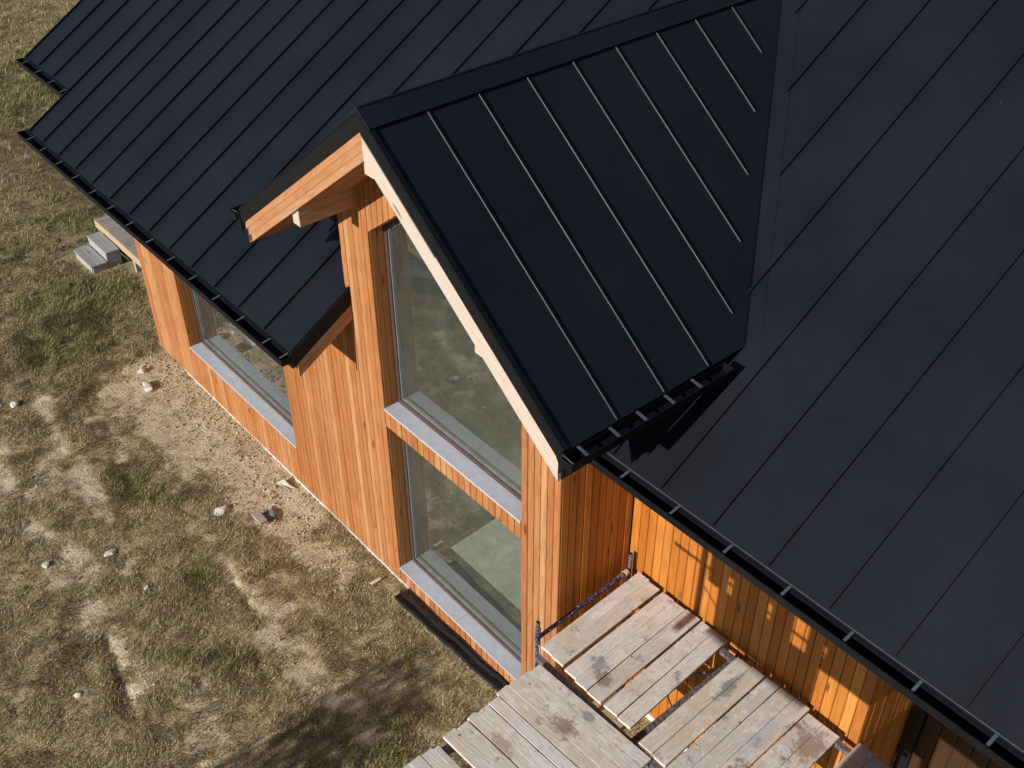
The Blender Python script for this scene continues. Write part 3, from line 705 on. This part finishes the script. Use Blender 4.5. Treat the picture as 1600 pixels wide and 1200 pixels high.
# little pieces of cladding that lap over the rake beside the pier
board("lap_board", (XRAKE - 0.055, -0.0, zm(0) + 0.02), (XRAKE - 0.055, -0.0, zm(0) + 0.45), (1, 0, 0), (0, -1, 0), 0.10, 0.022, M_WALL, wd_)

# ---- eave trims + gutters
def gutter_x(x0, x1, ye, ze, brackets, name="gutter", drop=0.035):
    """box gutter running along x in front of an eave at (ye, ze)"""
    g = empty(name, ((x0 + x1) / 2, ye - 0.07, ze - 0.1), parent=house)
    w, h, t = 0.125, 0.085, 0.004
    yo = ye - 0.012; zt = ze - drop
    q = MB(); q.box((x0, yo - w, zt - h), (x1, yo - w + t, zt + 0.004)); q.box((x0, yo - w + t, zt - h), (x1, yo, zt - h + t)); q.box((x0, yo - t, zt - h + t), (x1, yo, zt - 0.004))
    q.box((x0 - t, yo - w, zt - h), (x0, yo, zt)); q.box((x1, yo - w, zt - h), (x1 + t, yo, zt))
    q.box((x0, yo - w - 0.010, zt - 0.004), (x1, yo - w - 0.0005, zt + 0.007))
    q.build("trough", M_GUT, g)
    MB().box((x0 + 0.01, ye - 0.006, ze - 0.215), (x1 - 0.01, ye + 0.025, ze - 0.014)).build("fascia", M_TRIM, g)
    for b in brackets:
        a = 0.013
        p = [(b - a, yo - w + 0.006, zt - 0.006), (b + a, yo - w + 0.006, zt - 0.006), (b + a, yo + 0.004, zt + 0.012), (b - a, yo + 0.004, zt + 0.012)]
        MB().prism(p, (0, 0, 0.005)).build("gutter_bracket", M_STRAP, g)
    return g
gutter_x(-9.47, XRAKE - 0.01, YL, ZL, [XRAKE - 0.07] + [-2.16 - 0.588 * k for k in range(12)] + [-9.12])
gutter_x(-11.17, XL1 - 0.02, -0.10, zm(-0.10), [-10.95, -10.42, -9.88, -9.42])
gutter_x(WA + 0.25, XR1, YR, ZR_, [2.52 + 0.6 * k for k in range(13)])
# bright drip edge on the right eave
MB().box((WA + 0.25, YR - 0.004, ZR_ - 0.012), (XR1, YR + 0.02, ZR_ - 0.0055)).build("drip_edge", M_STRAP, main)

# ---- dormer roof
dorm = empty("roof", (0, 1, 6.5), parent=house)
dedges = [-ROF] + [-0.16 + 0.5665 * k for k in range(0, 9)]
for s in (1, -1):
    n = Vector((s * TD, 0, 1)).normalized(); zf = lambda x, y: zd(x)
    for i, a in enumerate(dedges):
        b = dedges[i + 1] if i + 1 < len(dedges) else yvalley(0.0)
        poly = [(0, a), (s * RW, a), (s * RW, b), (0, b)]
        # stop at the valley: z of dormer above main roof
        poly = clip_poly(poly, lambda p: zd(p[0]) - zm(p[1]) + 0.0)
        xm = min(RW - 0.012, xvalley(a) - (0.20 if a > 1.2 else 0.0))
        seam = None
        if i > 0 and xm > 0.22: seam = ((s * 0.155, a), (s * xm, a))
        ribs = []
        for k in (1 / 3, 2 / 3):
            yy = a + (b - a) * k; xx = min(RW - 0.02, xvalley(yy) - 0.2)
            if xx > 0.3: ribs.append(((s * 0.16, yy), (s * xx, yy)))
        panel(dorm, poly, zf, n, (), seam, 0.016)
    # insulated roof body, stops short of the main roof
    body = [(s * 0.0, -ROF + 0.04), (s * (RW - 0.06), -ROF + 0.04), (s * (RW - 0.06), yvalley(RW) - 0.10), (s * 0.0, yvalley(RW) - 0.10)]
    MB().prism([(x, y, zd(x) - 0.012) for x, y in body], (0, 0, -0.40)).build("roof_body", M_DARK, dorm)
    # soffit planks run down the slope
    for k in range(5):
        yc = -ROF + 0.10 + 0.145 * k
        dn = Vector((-s * TD, 0, -1)).normalized()
        board("soffit_board", Vector((s * 0.005, yc, RZR - 0.42)), Vector((s * (RW - 0.08), yc, zd(RW - 0.08) - 0.42)), (0, 1, 0), dn, 0.141, 0.016, M_SOFF, dorm)
    # barge: black flashing over wood rake
    P = lambda x, d: (s * x, -ROF, zd(x) - d)
    MB().prism([P(0, -0.012), P(RW + 0.004, -0.012), P(RW + 0.004, 0.25), P(RW - 0.045, 0.215), P(RW - 0.09, 0.165), P(0, 0.165)], (0, 0.022, 0)).build("barge_flashing", M_TRIM, dorm)
    MB().prism([P(0.0, -0.024), P(RW + 0.003, -0.024), P(RW + 0.003, -0.010), P(0.0, -0.010)], (0, 0.05, 0)).build("barge_edge", M_TRIM, dorm)
    dn = Vector((-s * TD, 0, -1)).normalized(); dl = Vector((s, 0, -TD)).normalized()
    if s < 0:
        for k in range(3):
            off = 0.163 + 0.096 * (k + 0.5)
            xe = RW - 0.07 - 0.06 * k
            board("rake_board", (0.0, -ROF + 0.045, RZR - off), (s * xe, -ROF + 0.045, zd(xe) - off), (0, 0, 1), (0, -1, 0), 0.0945, 0.022 + 0.003 * k, M_RAKE, dorm)
    else:
        off = 0.163 + 0.144; xe = RW - 0.08
        board("rake_board", (0.0, -ROF + 0.045, RZR - off), (s * xe, -ROF + 0.045, zd(xe) - off), (0, 0, 1), (0, -1, 0), 0.288, 0.026, M_PALE, dorm)
        MB().prism([P(0.02, 0.158), P(1.0, 0.158), P(1.0, 0.176), P(0.02, 0.176)], (0, -0.004, 0)).build("drip_strip", M_STRAP, dorm)
    # eave fascia
    MB().box((s * (RW - 0.055), -ROF + (0.03 if s > 0 else 0.09), RZE - 0.19), (s * (RW - 0.035), 1.3, RZE + 0.02)).build("fascia", M_TRIM, dorm)
# ridge cap: two folded flanges with a raised hem
for s in (1, -1):
    n = Vector((s * TD, 0, 1)).normalized() * 0.034
    A = [Vector((0, -ROF - 0.004, RZR)) + Vector((0, 0, 0.042)), Vector((s * 0.15, -ROF - 0.004, zd(0.15))) + n, Vector((s * 0.15, -ROF - 0.004, zd(0.15))) + n * 0.55, Vector((0, -ROF - 0.004, RZR + 0.022))]
    MB().prism(A, (0, yvalley(0) + ROF + 0.1, 0)).build("ridge_cap", M_ROOF, dorm)
MB().tube((0, -ROF - 0.006, RZR + 0.046), (0, yvalley(0) + 0.05, RZR + 0.046), 0.011, 8).build("ridge_bead", M_ROOF, dorm)
# valley flashing on both slopes
for s in (1, -1):
    x0, x1 = 0.05, RW + 0.02
    mb = MB(); 
    P = []
    for x in (x0, x1):
        y = yvalley(x); P.append((x, y))
    def V3(x, y, z): return (s * x, y, z)
    # strip on the main roof side
    k = 0.19
    a = [V3(P[0][0], P[0][1], zm(P[0][1]) + 0.005), V3(P[1][0], P[1][1], zm(P[1][1]) + 0.005), V3(P[1][0] + k * 0.6, P[1][1] + k * 0.3, zm(P[1][1] + k * 0.3) + 0.005), V3(P[0][0] + k * 0.6, P[0][1] + k * 0.9, zm(P[0][1] + k * 0.9) + 0.005)]
    mb.prism(a, (0, 0, -0.003)); mb.build("valley_flashing", M_ROOF, dorm)
    mb = MB()
    a = [V3(P[0][0], P[0][1], zd(P[0][0]) + 0.005), V3(P[1][0] - 0.03, P[1][1] - 0.0, zd(P[1][0] - .03) + 0.005), V3(P[1][0] - 0.03, P[1][1] - 0.26, zd(P[1][0] - 0.03) + 0.005), V3(P[0][0], P[0][1] - 0.26, zd(P[0][0]) + 0.005)]
    mb.prism(a, (0, 0, -0.003)); mb.build("valley_flashing", M_ROOF, dorm)
# dormer gutters along y
for s in (1, -1):
    g = empty("gutter", (s * (RW + 0.07), 0.3, RZE - 0.1), parent=house)
    w, h, t = 0.125, 0.085, 0.004; xo = RW + 0.010; zt = RZE - 0.030; y0, y1 = -ROF - 0.03, 1.16
    q = MB()
    def bx(a, b):
        xs = sorted((s * a[0], s * b[0])); q.box((xs[0], a[1], a[2]), (xs[1], b[1], b[2]))
    bx((xo + w - t, y0, zt - h), (xo + w, y1, zt + 0.006)); bx((xo, y0, zt - h), (xo + w - t, y1, zt - h + t)); bx((xo, y0, zt - h + t), (xo + t, y1, zt)); bx((xo, y0 - t, zt - h), (xo + w, y0, zt)); bx((xo, y1, zt - h), (xo + w, y1 + t, zt))
    bx((xo + w + 0.0005, y0, zt - 0.004), (xo + w + 0.010, y1, zt + 0.008))
    q.build("trough", M_GUT, g)
    for k, b in enumerate([-ROF - 0.01, -0.62, -0.26, 0.06, 0.40, 0.74]):
        hw = 0.014 if k else 0.006
        xs = sorted((s * (xo - 0.03), s * (xo + w - 0.006)))
        p = [(s * (xo - 0.004), b - hw, zt + 0.014), (s * (xo + w - 0.006), b - hw, zt - 0.004), (s * (xo + w - 0.006), b + hw, zt - 0.004), (s * (xo - 0.004), b + hw, zt + 0.014)]
        MB().prism(p, (0, 0, 0.005)).build("gutter_bracket", M_STRAP, g)
    MB().prism([(s * (RW - 0.02), -ROF - 0.002, RZE + 0.01), (s * (RW + 0.012), -ROF - 0.002, RZE - 0.02), (s * (RW + 0.012), -ROF - 0.002, RZE - 0.20), (s * (RW - 0.05), -ROF - 0.002, RZE - 0.25)], (0, -0.012, 0)).build("end_plate", M_TRIM, g)
# timber purlin ends under the gable
pl = empty("gable_purlins", (0, -0.4, 6), parent=house)
for (x0, x1, z0, z1, mt) in ((-0.055, 0.085, 6.742, 6.93, M_RAKE), (-1.49, -1.36, 5.64, 5.86, M_RAKE), (1.43, 1.56, 5.635, 5.80, M_RAKE)):
    beam("purlin", (x0, -0.715, z0), (x1, -0.0225, z1), 1, mt, pl)
    beam("purlin_end", (x0 + .001, -0.7185, z0 + .001), (x1 - .001, -0.7152, z1 - .001), 2, M_PALE, pl)

# ================================================================== PORCH DECK AND STEPS
pd = empty("porch_deck", (-10.4, 1.3, 0), "grey timber porch deck with pale front edge board left of the house", "deck")
DZ = 0.50
for i in range(29):
    xc = -12.40 + 0.07 + 0.14 * i
    board("deck_board", (xc, 0.72, DZ - 0.028), (xc, 2.6, DZ - 0.028), (1, 0, 0), (0, 0, 1), 0.134, 0.028, M_PORCH, pd)
beam("edge_board", (-12.42, 0.685, DZ - 0.17), (-8.35, 0.715, DZ - 0.004), 0, M_PINE, pd)
beam("edge_board", (-12.45, 0.716, DZ - 0.17), (-12.42, 2.6, DZ - 0.004), 1, M_PINE, pd)
for x in (-12.3, -10.9, -9.2): beam("leg", (x, 0.73, -0.2), (x + 0.09, 0.82, DZ - 0.03), 2, M_PORCH, pd)
st = empty("porch_steps", (-11.7, 0.35, 0), "two silver grey wooden steps leading up to the porch deck", "steps")
for (y0, n, z) in ((0.06, 3, 0.18), (0.385, 3, 0.36)):
    for k in range(n):
        wk = 0.105 if z < .3 else 0.092
        beam("tread", (-12.14, y0 + k * wk, z - 0.03), (-11.28, y0 + k * wk + wk - 0.006, z), 0, M_STEP, st)
for x in (-12.12, -11.33):
    beam("stringer", (x, 0.09, -0.1), (x + 0.035, 0.385, 0.148), 1, M_STEP, st)
    beam("stringer", (x, 0.39, -0.1), (x + 0.035, 0.66, 0.328), 1, M_STEP, st)
beam("riser", (-12.08, 0.072, -0.08), (-11.335, 0.092, 0.149), 0, M_STEP, st)
beam("riser", (-12.08, 0.388, 0.181), (-11.335, 0.408, 0.328), 0, M_STEP, st)

# ================================================================== SCAFFOLD
PZ = 2.2
scf = empty("tube_scaffold", (2.7, 0.2, -0.1), "blue and rusty steel tube scaffold frame holding plank platforms beside the wall", "scaffold")
def tube(name, a, b, r, mt, hollow=False): return MB().tube(a, b, r, 12, hollow=hollow).build(name, mt, scf, smooth=False)
tube("post", (1.975, -0.435, -0.14), (1.975, -0.435, 2.28), 0.027, M_CHIP)
tube("post_spigot", (1.975, -0.435, 2.28), (1.975, -0.435, 2.40), 0.022, M_RUST, True)
tube("collar", (1.975, -0.435, 2.262), (1.975, -0.435, 2.292), 0.031, M_RUST)
tube("post", (1.925, 0.955, -0.14), (1.925, 0.955, 2.40), 0.024, M_RUST, True)
tube("transom", (1.985, -0.47, 2.165), (1.94, 0.935, 2.165), 0.025, M_CHIP)
tube("coupler", (1.945, 0.85, 2.165), (1.941, 0.90, 2.165), 0.036, M_ROPE); tube("coupler", (1.947, 0.79, 2.165), (1.9455, 0.825, 2.165), 0.034, M_RUST)
for x in (3.45, 4.95): 
    tube("post", (x, -0.56, -0.14), (x, -0.56, 2.02), 0.024, M_CHIP); tube("post", (x, 0.93, -0.14), (x, 0.93, 2.02), 0.024, M_RUST)
    MB().box((x - 0.03, -0.64, 2.02), (x + 0.03, 1.0, 2.10)).build("transom", M_RUST, scf)
MB().box((2.14, -0.62, 2.095), (5.1, -0.56, 2.155)).build("ledger", M_RUST, scf)
MB().box((2.1, 0.86, 2.101), (5.4, 0.92, 2.155)).build("ledger", M_RUST, scf)
MB().box((2.36, -2.5, 2.07), (2.42, -0.625, 2.155)).build("ledger", M_RUST, scf)
MB().box((3.6, -2.5, 2.07), (3.66, -0.625, 2.155)).build("ledger", M_RUST, scf)
for (x, y) in ((2.39, -2.3), (3.63, -2.3)): tube("post", (x, y, -0.05), (x, y, 2.07), 0.024, M_RUST)
tube("brace", (2.0, -0.47, 2.05), (3.42, -0.60, 0.15), 0.016, M_TUBE)
tube("brace", (2.05, 0.90, 0.2), (3.42, 0.90, 1.95), 0.016, M_RUST)
tube("tie_rope", (2.0, -0.44, 2.06), (2.22, -0.585, 2.02), 0.007, M_ROPE)

def platform(label, planks, along, gname):
    """loose scaffold platform: planks nailed to two battens"""
    xs = [p[0] for p in planks] + [p[2] for p in planks]; ys = [p[1] for p in planks] + [p[3] for p in planks]
    T = empty("scaffold_platform", ((min(xs) + max(xs)) / 2, (min(ys) + max(ys)) / 2, PZ - 0.04), label, "platform", gname)
    for (x0, y0, x1, y1, wd) in planks:
        p0 = Vector((x0, y0, PZ - 0.034 + random.uniform(-.003, .003))); p1 = Vector((x1, y1, PZ - 0.034 + random.uniform(-.003, .003)))
        d = (p1 - p0).normalized(); wdir = Vector((-d.y, d.x, 0)) if along == 'x' else Vector((d.y, -d.x, 0))
        board("plank", p0, p1, wdir, (0, 0, 1), wd, 0.034, M_PLANK, T, chamfer=0.002, jitter=0.0015)
    return T
GR = "plank platforms on the scaffold"
def ypl(bounds_front, bounds_back, yf, yb, gap=0.0015):
    """planks running along y between boundary x positions at front and back"""
    out = []
    for (a, b), (c, d) in zip(zip(bounds_front[:-1], bounds_front[1:]), zip(bounds_back[:-1], bounds_back[1:])):
        out.append(((a + b) / 2, yf + random.uniform(-.02, .02), (c + d) / 2, yb + random.uniform(-.02, .02), min(b - a, d - c) - gap))
    return out
platform("pale weathered platform of two planks beside the blue tube along the dormer side", ypl([2.105, 2.265, 2.43], [2.045, 2.205, 2.37], -0.50, 0.955), 'y', GR)
platform("widest three-plank platform with a grey and brown stain near its outer end", ypl([2.468, 2.63, 2.80, 3.00], [2.405, 2.575, 2.74, 2.925], -0.51, 0.97), 'y', GR)
platform("narrow two-plank platform bordering the open gap above the ground", ypl([3.02, 3.205, 3.385], [2.955, 3.13, 3.295], -0.51, 0.99), 'y', GR)
platform("platform right of the gap with a dark grey paint smear at its wall end", ypl([3.535, 3.71, 3.875], [3.495, 3.665, 3.825], -0.55, 0.93), 'y', GR)
platform("platform under the eave between the smeared platform and the brown ended one", ypl([3.895, 4.05, 4.22, 4.39], [3.84, 4.01, 4.185, 4.355], -0.56, 0.95), 'y', GR)
platform("platform with a brown stained end nearest the sunlit wall patch", ypl([4.41, 4.59, 4.78], [4.37, 4.545, 4.73], -0.57, 0.90), 'y', GR)
platform("rightmost platform in front of the dark recessed door", ypl([4.90, 5.07, 5.25], [4.885, 5.06, 5.24], -0.55, 0.99), 'y', GR)
def xpl(ys, x0, x1, skew=0.0, gap=0.0015):
    return [(x0 + 0.02 * random.uniform(-.5, .5) - 0.012 * k, (a + b) / 2, x1 + 0.02 * random.uniform(-1, 1), (a + b) / 2 + skew, abs(b - a) - gap) for k, (a, b) in enumerate(zip(ys[:-1], ys[1:]))]
platform("lengthwise platform touching the dormer corner post, brown stain in its middle", xpl([-0.665, -0.80, -0.933, -1.076, -1.216], 2.275, 3.745, 0.07), 'x', GR)
platform("lengthwise two-plank platform in front of the corner platform", xpl([-1.226, -1.356], 2.285, 3.76, 0.07) + xpl([-1.368, -1.507, -1.612], 2.295, 3.76, 0.07), 'x', GR)
platform("lengthwise platform second from the picture's lower edge", xpl([-1.628, -1.771, -1.915], 2.315, 3.77, 0.07), 'x', GR)
platform("pale grey platform at the picture's lower edge, separated by an angled gap", xpl([-2.004, -2.066, -2.198, -2.33, -2.46], 2.345, 3.7, 0.05), 'x', GR)

# ------------------------------------------------------------------ things outside the frame whose shadows fall into it
tw = empty("shade_tower", (5.0, -5.6, 0), "added unseen scaffold tower with plywood screens that shade the right wall", "scaffold")  # tower added out of view, its screens shaped to cast the wall's shade pattern
K = math.tan(SUN_EL) / math.cos(SUN_AZ); yT = -5.6; DXs = -(WB - yT) * math.tan(SUN_AZ); DZs = (WB - yT) * K
def scr(x0, x1, z0, z1):
    """added plywood screen, placed so its shadow covers this rectangle of the right wall"""
    MB().box((x0 + DXs, yT - 0.009, z0 + DZs), (x1 + DXs, yT + 0.009, z1 + DZs)).build("screen", M_PLY, tw)
for s in ((2.785, 2.875, 2.05, 3.6), (2.905, 3.165, 2.745, 3.6), (3.06, 3.165, 2.14, 2.745), (3.165, 3.205, 2.14, 2.77), (3.165, 3.205, 3.0, 3.6), (3.205, 3.655, 2.14, 3.6), (3.655, 3.68, 2.14, 2.84), (3.655, 3.68, 3.05, 3.6),
          (3.68, 3.955, 2.14, 3.6), (3.955, 4.115, 2.14, 2.75), (3.955, 4.115, 3.13, 3.19), (3.955, 4.115, 3.21, 3.6), (4.115, 4.30, 2.14, 3.6), (4.30, 4.42, 2.69, 2.87), (4.30, 4.42, 3.02, 3.6), (4.325, 4.42, 2.87, 3.02), (4.42, 7.2, 2.70, 3.6), (4.90, 7.2, 2.0, 2.70)):
    scr(*s)
q = MB().tube((2.88 + DXs, yT, 2.62 + DZs), (3.07 + DXs, yT, 2.47 + DZs), 0.012); q.build("brace", M_RUST, tw)
for (x, z) in ((5.5, 0.0), (7.3, 0.0)):
    for y in (yT - 0.05, yT - 1.3): MB().tube((x, y, z - .1), (x, y, 6.6), 0.024).build("post", M_RUST, tw)
for z in (3.64 + DZs, 2.93 + DZs): MB().tube((2.7, yT - 0.04, z), (7.4, yT - 0.04, z), 0.022).build("ledger", M_RUST, tw)

def tree(loc, h, crown_c, crown_r, nleaf, label):
    T = empty("small_tree", loc, label, "tree"); x, y, z = loc
    pts = [Vector((x, y, z - .1)), Vector((x + .02, y, z + h * .3)), Vector((x - .02, y + .05, z + h * .6)), Vector((x + .15, y, z + h * .8)), Vector((x + .4, y, z + h * .97))]
    q = MB()
    for i, (a, b) in enumerate(zip(pts[:-1], pts[1:])): q.tube(a, b, 0.05 - .009 * i, 8, 0.05 - .009 * (i + 1))
    for k in range(16):
        a = pts[2].lerp(pts[4], random.random()); b = Vector(crown_c) + Vector((random.gauss(0, .45) * crown_r[0], random.gauss(0, .45) * crown_r[1], random.gauss(0, .45) * crown_r[2]))
        q.tube(a, b, 0.018, 5, 0.005)
    q.build("trunk", M_DARK, T)
    V = []; F = []
    for k in range(nleaf):
        d = rng.normal(size=3); d /= np.linalg.norm(d); r = rng.random() ** 0.45
        c = np.array(crown_c) + d * r * np.array(crown_r); u = rng.normal(size=3); u /= np.linalg.norm(u); w = np.cross(u, rng.normal(size=3)); w /= np.linalg.norm(w)
        s = rng.uniform(0.03, 0.07); b = len(V); V += [c - u * s, c + w * s * .5, c + u * s, c - w * s * .5]; F.append((b, b + 1, b + 2, b + 3))
    o = add("crown", V, F, simple("leaf", srgb(92, 104, 44), 0.7), T); o["kind"] = "stuff"
tree((-0.12, -12.0, 0.0), 4.3, (0.62, -12.0, 4.08), (0.60, 0.5, 0.60), 1000, "small young tree with a thin leaning trunk out on the lawn")

# ================================================================== SMALL THINGS ON THE GROUND
def stone(name, loc, r, flat, mt, label, cat="stone", seed=0):
    bm = bmesh.new(); bmesh.ops.create_icosphere(bm, subdivisions=2, radius=1.0)
    rr = random.Random(seed)
    ax = [Vector((rr.gauss(0, 1), rr.gauss(0, 1), rr.gauss(0, 1))).normalized() for _ in range(9)]
    for v in bm.verts:
        k = min([1.0] + [0.6 / max(1e-3, v.co.dot(a)) for a in ax if v.co.dot(a) > 0.6]); v.co *= k
        v.co = Vector((v.co.x * r * 1.2 * rr.uniform(.9, 1.1), v.co.y * r * 0.85 * rr.uniform(.9, 1.1), v.co.z * r * flat))
    me = bpy.data.meshes.new(name); bm.to_mesh(me); bm.free(); me.materials.append(mt)
    o = bpy.data.objects.new(name, me); COL.objects.link(o)
    z = float(gheight(np.array([loc[0]]), np.array([loc[1]]))[0])
    o.location = (loc[0], loc[1], z + r * flat * 0.45); o.rotation_euler = (0, 0, rr.uniform(0, 6))
    tag(o, label, cat); return o
SG = "pale stones lying on the ground"
stone("stone", (-7.367, -0.714), 0.12, 0.7, M_STONE, "largest white stone on the sandy soil near the wall's left end", seed=1)
stone("stone", (-7.83, -0.61), 0.085, 0.6, M_STONE, "smaller white stone just left of the largest one near the wall", seed=2)
stone("stone", (-7.93, -0.56), 0.035, 0.8, M_STONE, "tiny white stone touching the smaller stone near the wall's left end", seed=12)
stone("stone", (-8.37, -2.57), 0.09, 0.6, M_STONE, "white stone at the picture's left edge, larger of two", seed=3)
stone("stone", (-8.52, -2.74), 0.05, 0.6, M_STONE, "small white stone at the very left edge of the picture", seed=4)
stone("stone", (-4.005, -1.19), 0.12, 0.45, M_STONE, "flat oblong white stone in the middle of the dry grass", seed=5)
stone("stone", (-3.6, -0.66), 0.06, 0.6, M_STONE, "small white stone beside the grey rubble near the wall", seed=6)
stone("stone", (-3.48, -0.70), 0.13, 0.4, M_SLATE, "grey lump of rubble near the wall below the low window", "rubble", seed=7)
stone("stone", (-3.34, -2.68), 0.055, 0.7, M_STONE, "lone small white stone in the reddish dry grass", seed=8)
stone("stone", (-4.25, -2.77), 0.10, 0.35, M_STONE, "pale crumbling clod of soil among the dry grass", "clod", seed=9)
stone("stone", (-4.6, -3.55), 0.07, 0.5, M_STONE, "white stone in the lower left wheel track", seed=10)
stone("stone", (-2.3, -4.08), 0.06, 0.5, M_STONE, "white stone near the lower left below the bare soil gash", seed=11)
o = beam("wood_offcut", (-3.62, -0.93, 0.02), (-3.36, -0.82, 0.06), 0, M_PORCH, None); tag(o, "short brown timber offcut lying beside the grey rubble", "offcut")
o = add("paper_scrap", [(-3.97, -0.30, 0.03), (-3.72, -0.25, 0.05), (-3.70, -0.17, 0.02), (-3.95, -0.20, 0.06), (-3.97, -0.30, 0.025), (-3.72, -0.25, 0.045), (-3.70, -0.17, 0.015), (-3.95, -0.20, 0.055)], BF, M_STONE); tag(o, "crumpled white scrap lying close to the wall base", "scrap")
o = add("wood_sliver", boxv((-1.45, -0.37, 0.02), (-1.41, -0.22, 0.04)), BF, M_STONE, origin=(-1.43, -0.3, 0.03)); tag(o, "thin pale sliver of wood standing in grass under the tall window", "sliver")
# black plastic edging by the tall windows: an open channel with wavy lips
xs = np.linspace(-1.05, 1.7, 40); V = []; F = []
for x in xs:
    yc = -0.215 + 0.045 * (x + 1.05) + 0.006 * math.sin(9 * x) + 0.004 * math.sin(23 * x); zt = 0.055 + 0.008 * math.sin(7 * x + 1)
    for (a, b) in ((-0.060, zt), (-0.050, zt + .004), (-0.040, 0.03), (0.036, 0.03), (0.050, zt + 0.03), (0.060, zt + 0.026), (0.05, -0.05), (-0.05, -0.05)): V.append((x, yc + a, b))
for i in range(len(xs) - 1):
    for k in range(8): F.append((8 * i + k, 8 * i + (k + 1) % 8, 8 * i + 8 + (k + 1) % 8, 8 * i + 8 + k))
F += [tuple(range(8)), tuple(range(8 * (len(xs) - 1), 8 * len(xs)))[::-1]]
o = add("drain_channel", V, F, M_PLASTIC); tag(o, "black plastic drain channel in the grass under the tall window", "drain")

# loose crumbs of soil and gravel on the bare strip
def pebbles(n):
    V = []; F = []; T = []
    ico = bmesh.new(); bmesh.ops.create_icosphere(ico, subdivisions=1, radius=1.0); iv = np.array([v.co[:] for v in ico.verts]); ifc = np.array([[v.index for v in f.verts] for f in ico.faces]); ico.free()
    x = np.concatenate([rng.uniform(-8.3, 0.5, n), rng.uniform(-9, 0.8, n // 2)]); y = np.concatenate([-0.03 - np.abs(rng.normal(0, 0.5, n)), rng.uniform(-4.2, 0, n // 2)])
    d, _, _ = masks(x, y); keep = rng.random(len(x)) < np.clip(d, 0.08, 1); x, y = x[keep], y[keep]; z = gheight(x, y)
    r = 0.006 + 0.016 * rng.random(len(x)) ** 3
    sc = rng.uniform(0.7, 1.3, (len(x), 1, 3)) * r[:, None, None]
    V = iv[None] * sc * rng.uniform(0.85, 1.15, (len(x), len(iv), 1)) + np.stack([x, y, z + r * 0.3], -1)[:, None]
    F = (ifc[None] + (np.arange(len(x)) * len(iv))[:, None, None]).reshape(-1, 3)
    me = fast_mesh("gravel", V.reshape(-1, 3), F, 3); me.materials.append(simple("soil_crumbs", srgb(176, 160, 136), 0.95, 0.1, 0.0, 0.45, 9.0))
    o = bpy.data.objects.new("gravel", me); COL.objects.link(o); tag(o, "loose crumbs of soil and gravel scattered on the bare ground", "gravel", kind="stuff")
pebbles(2200)
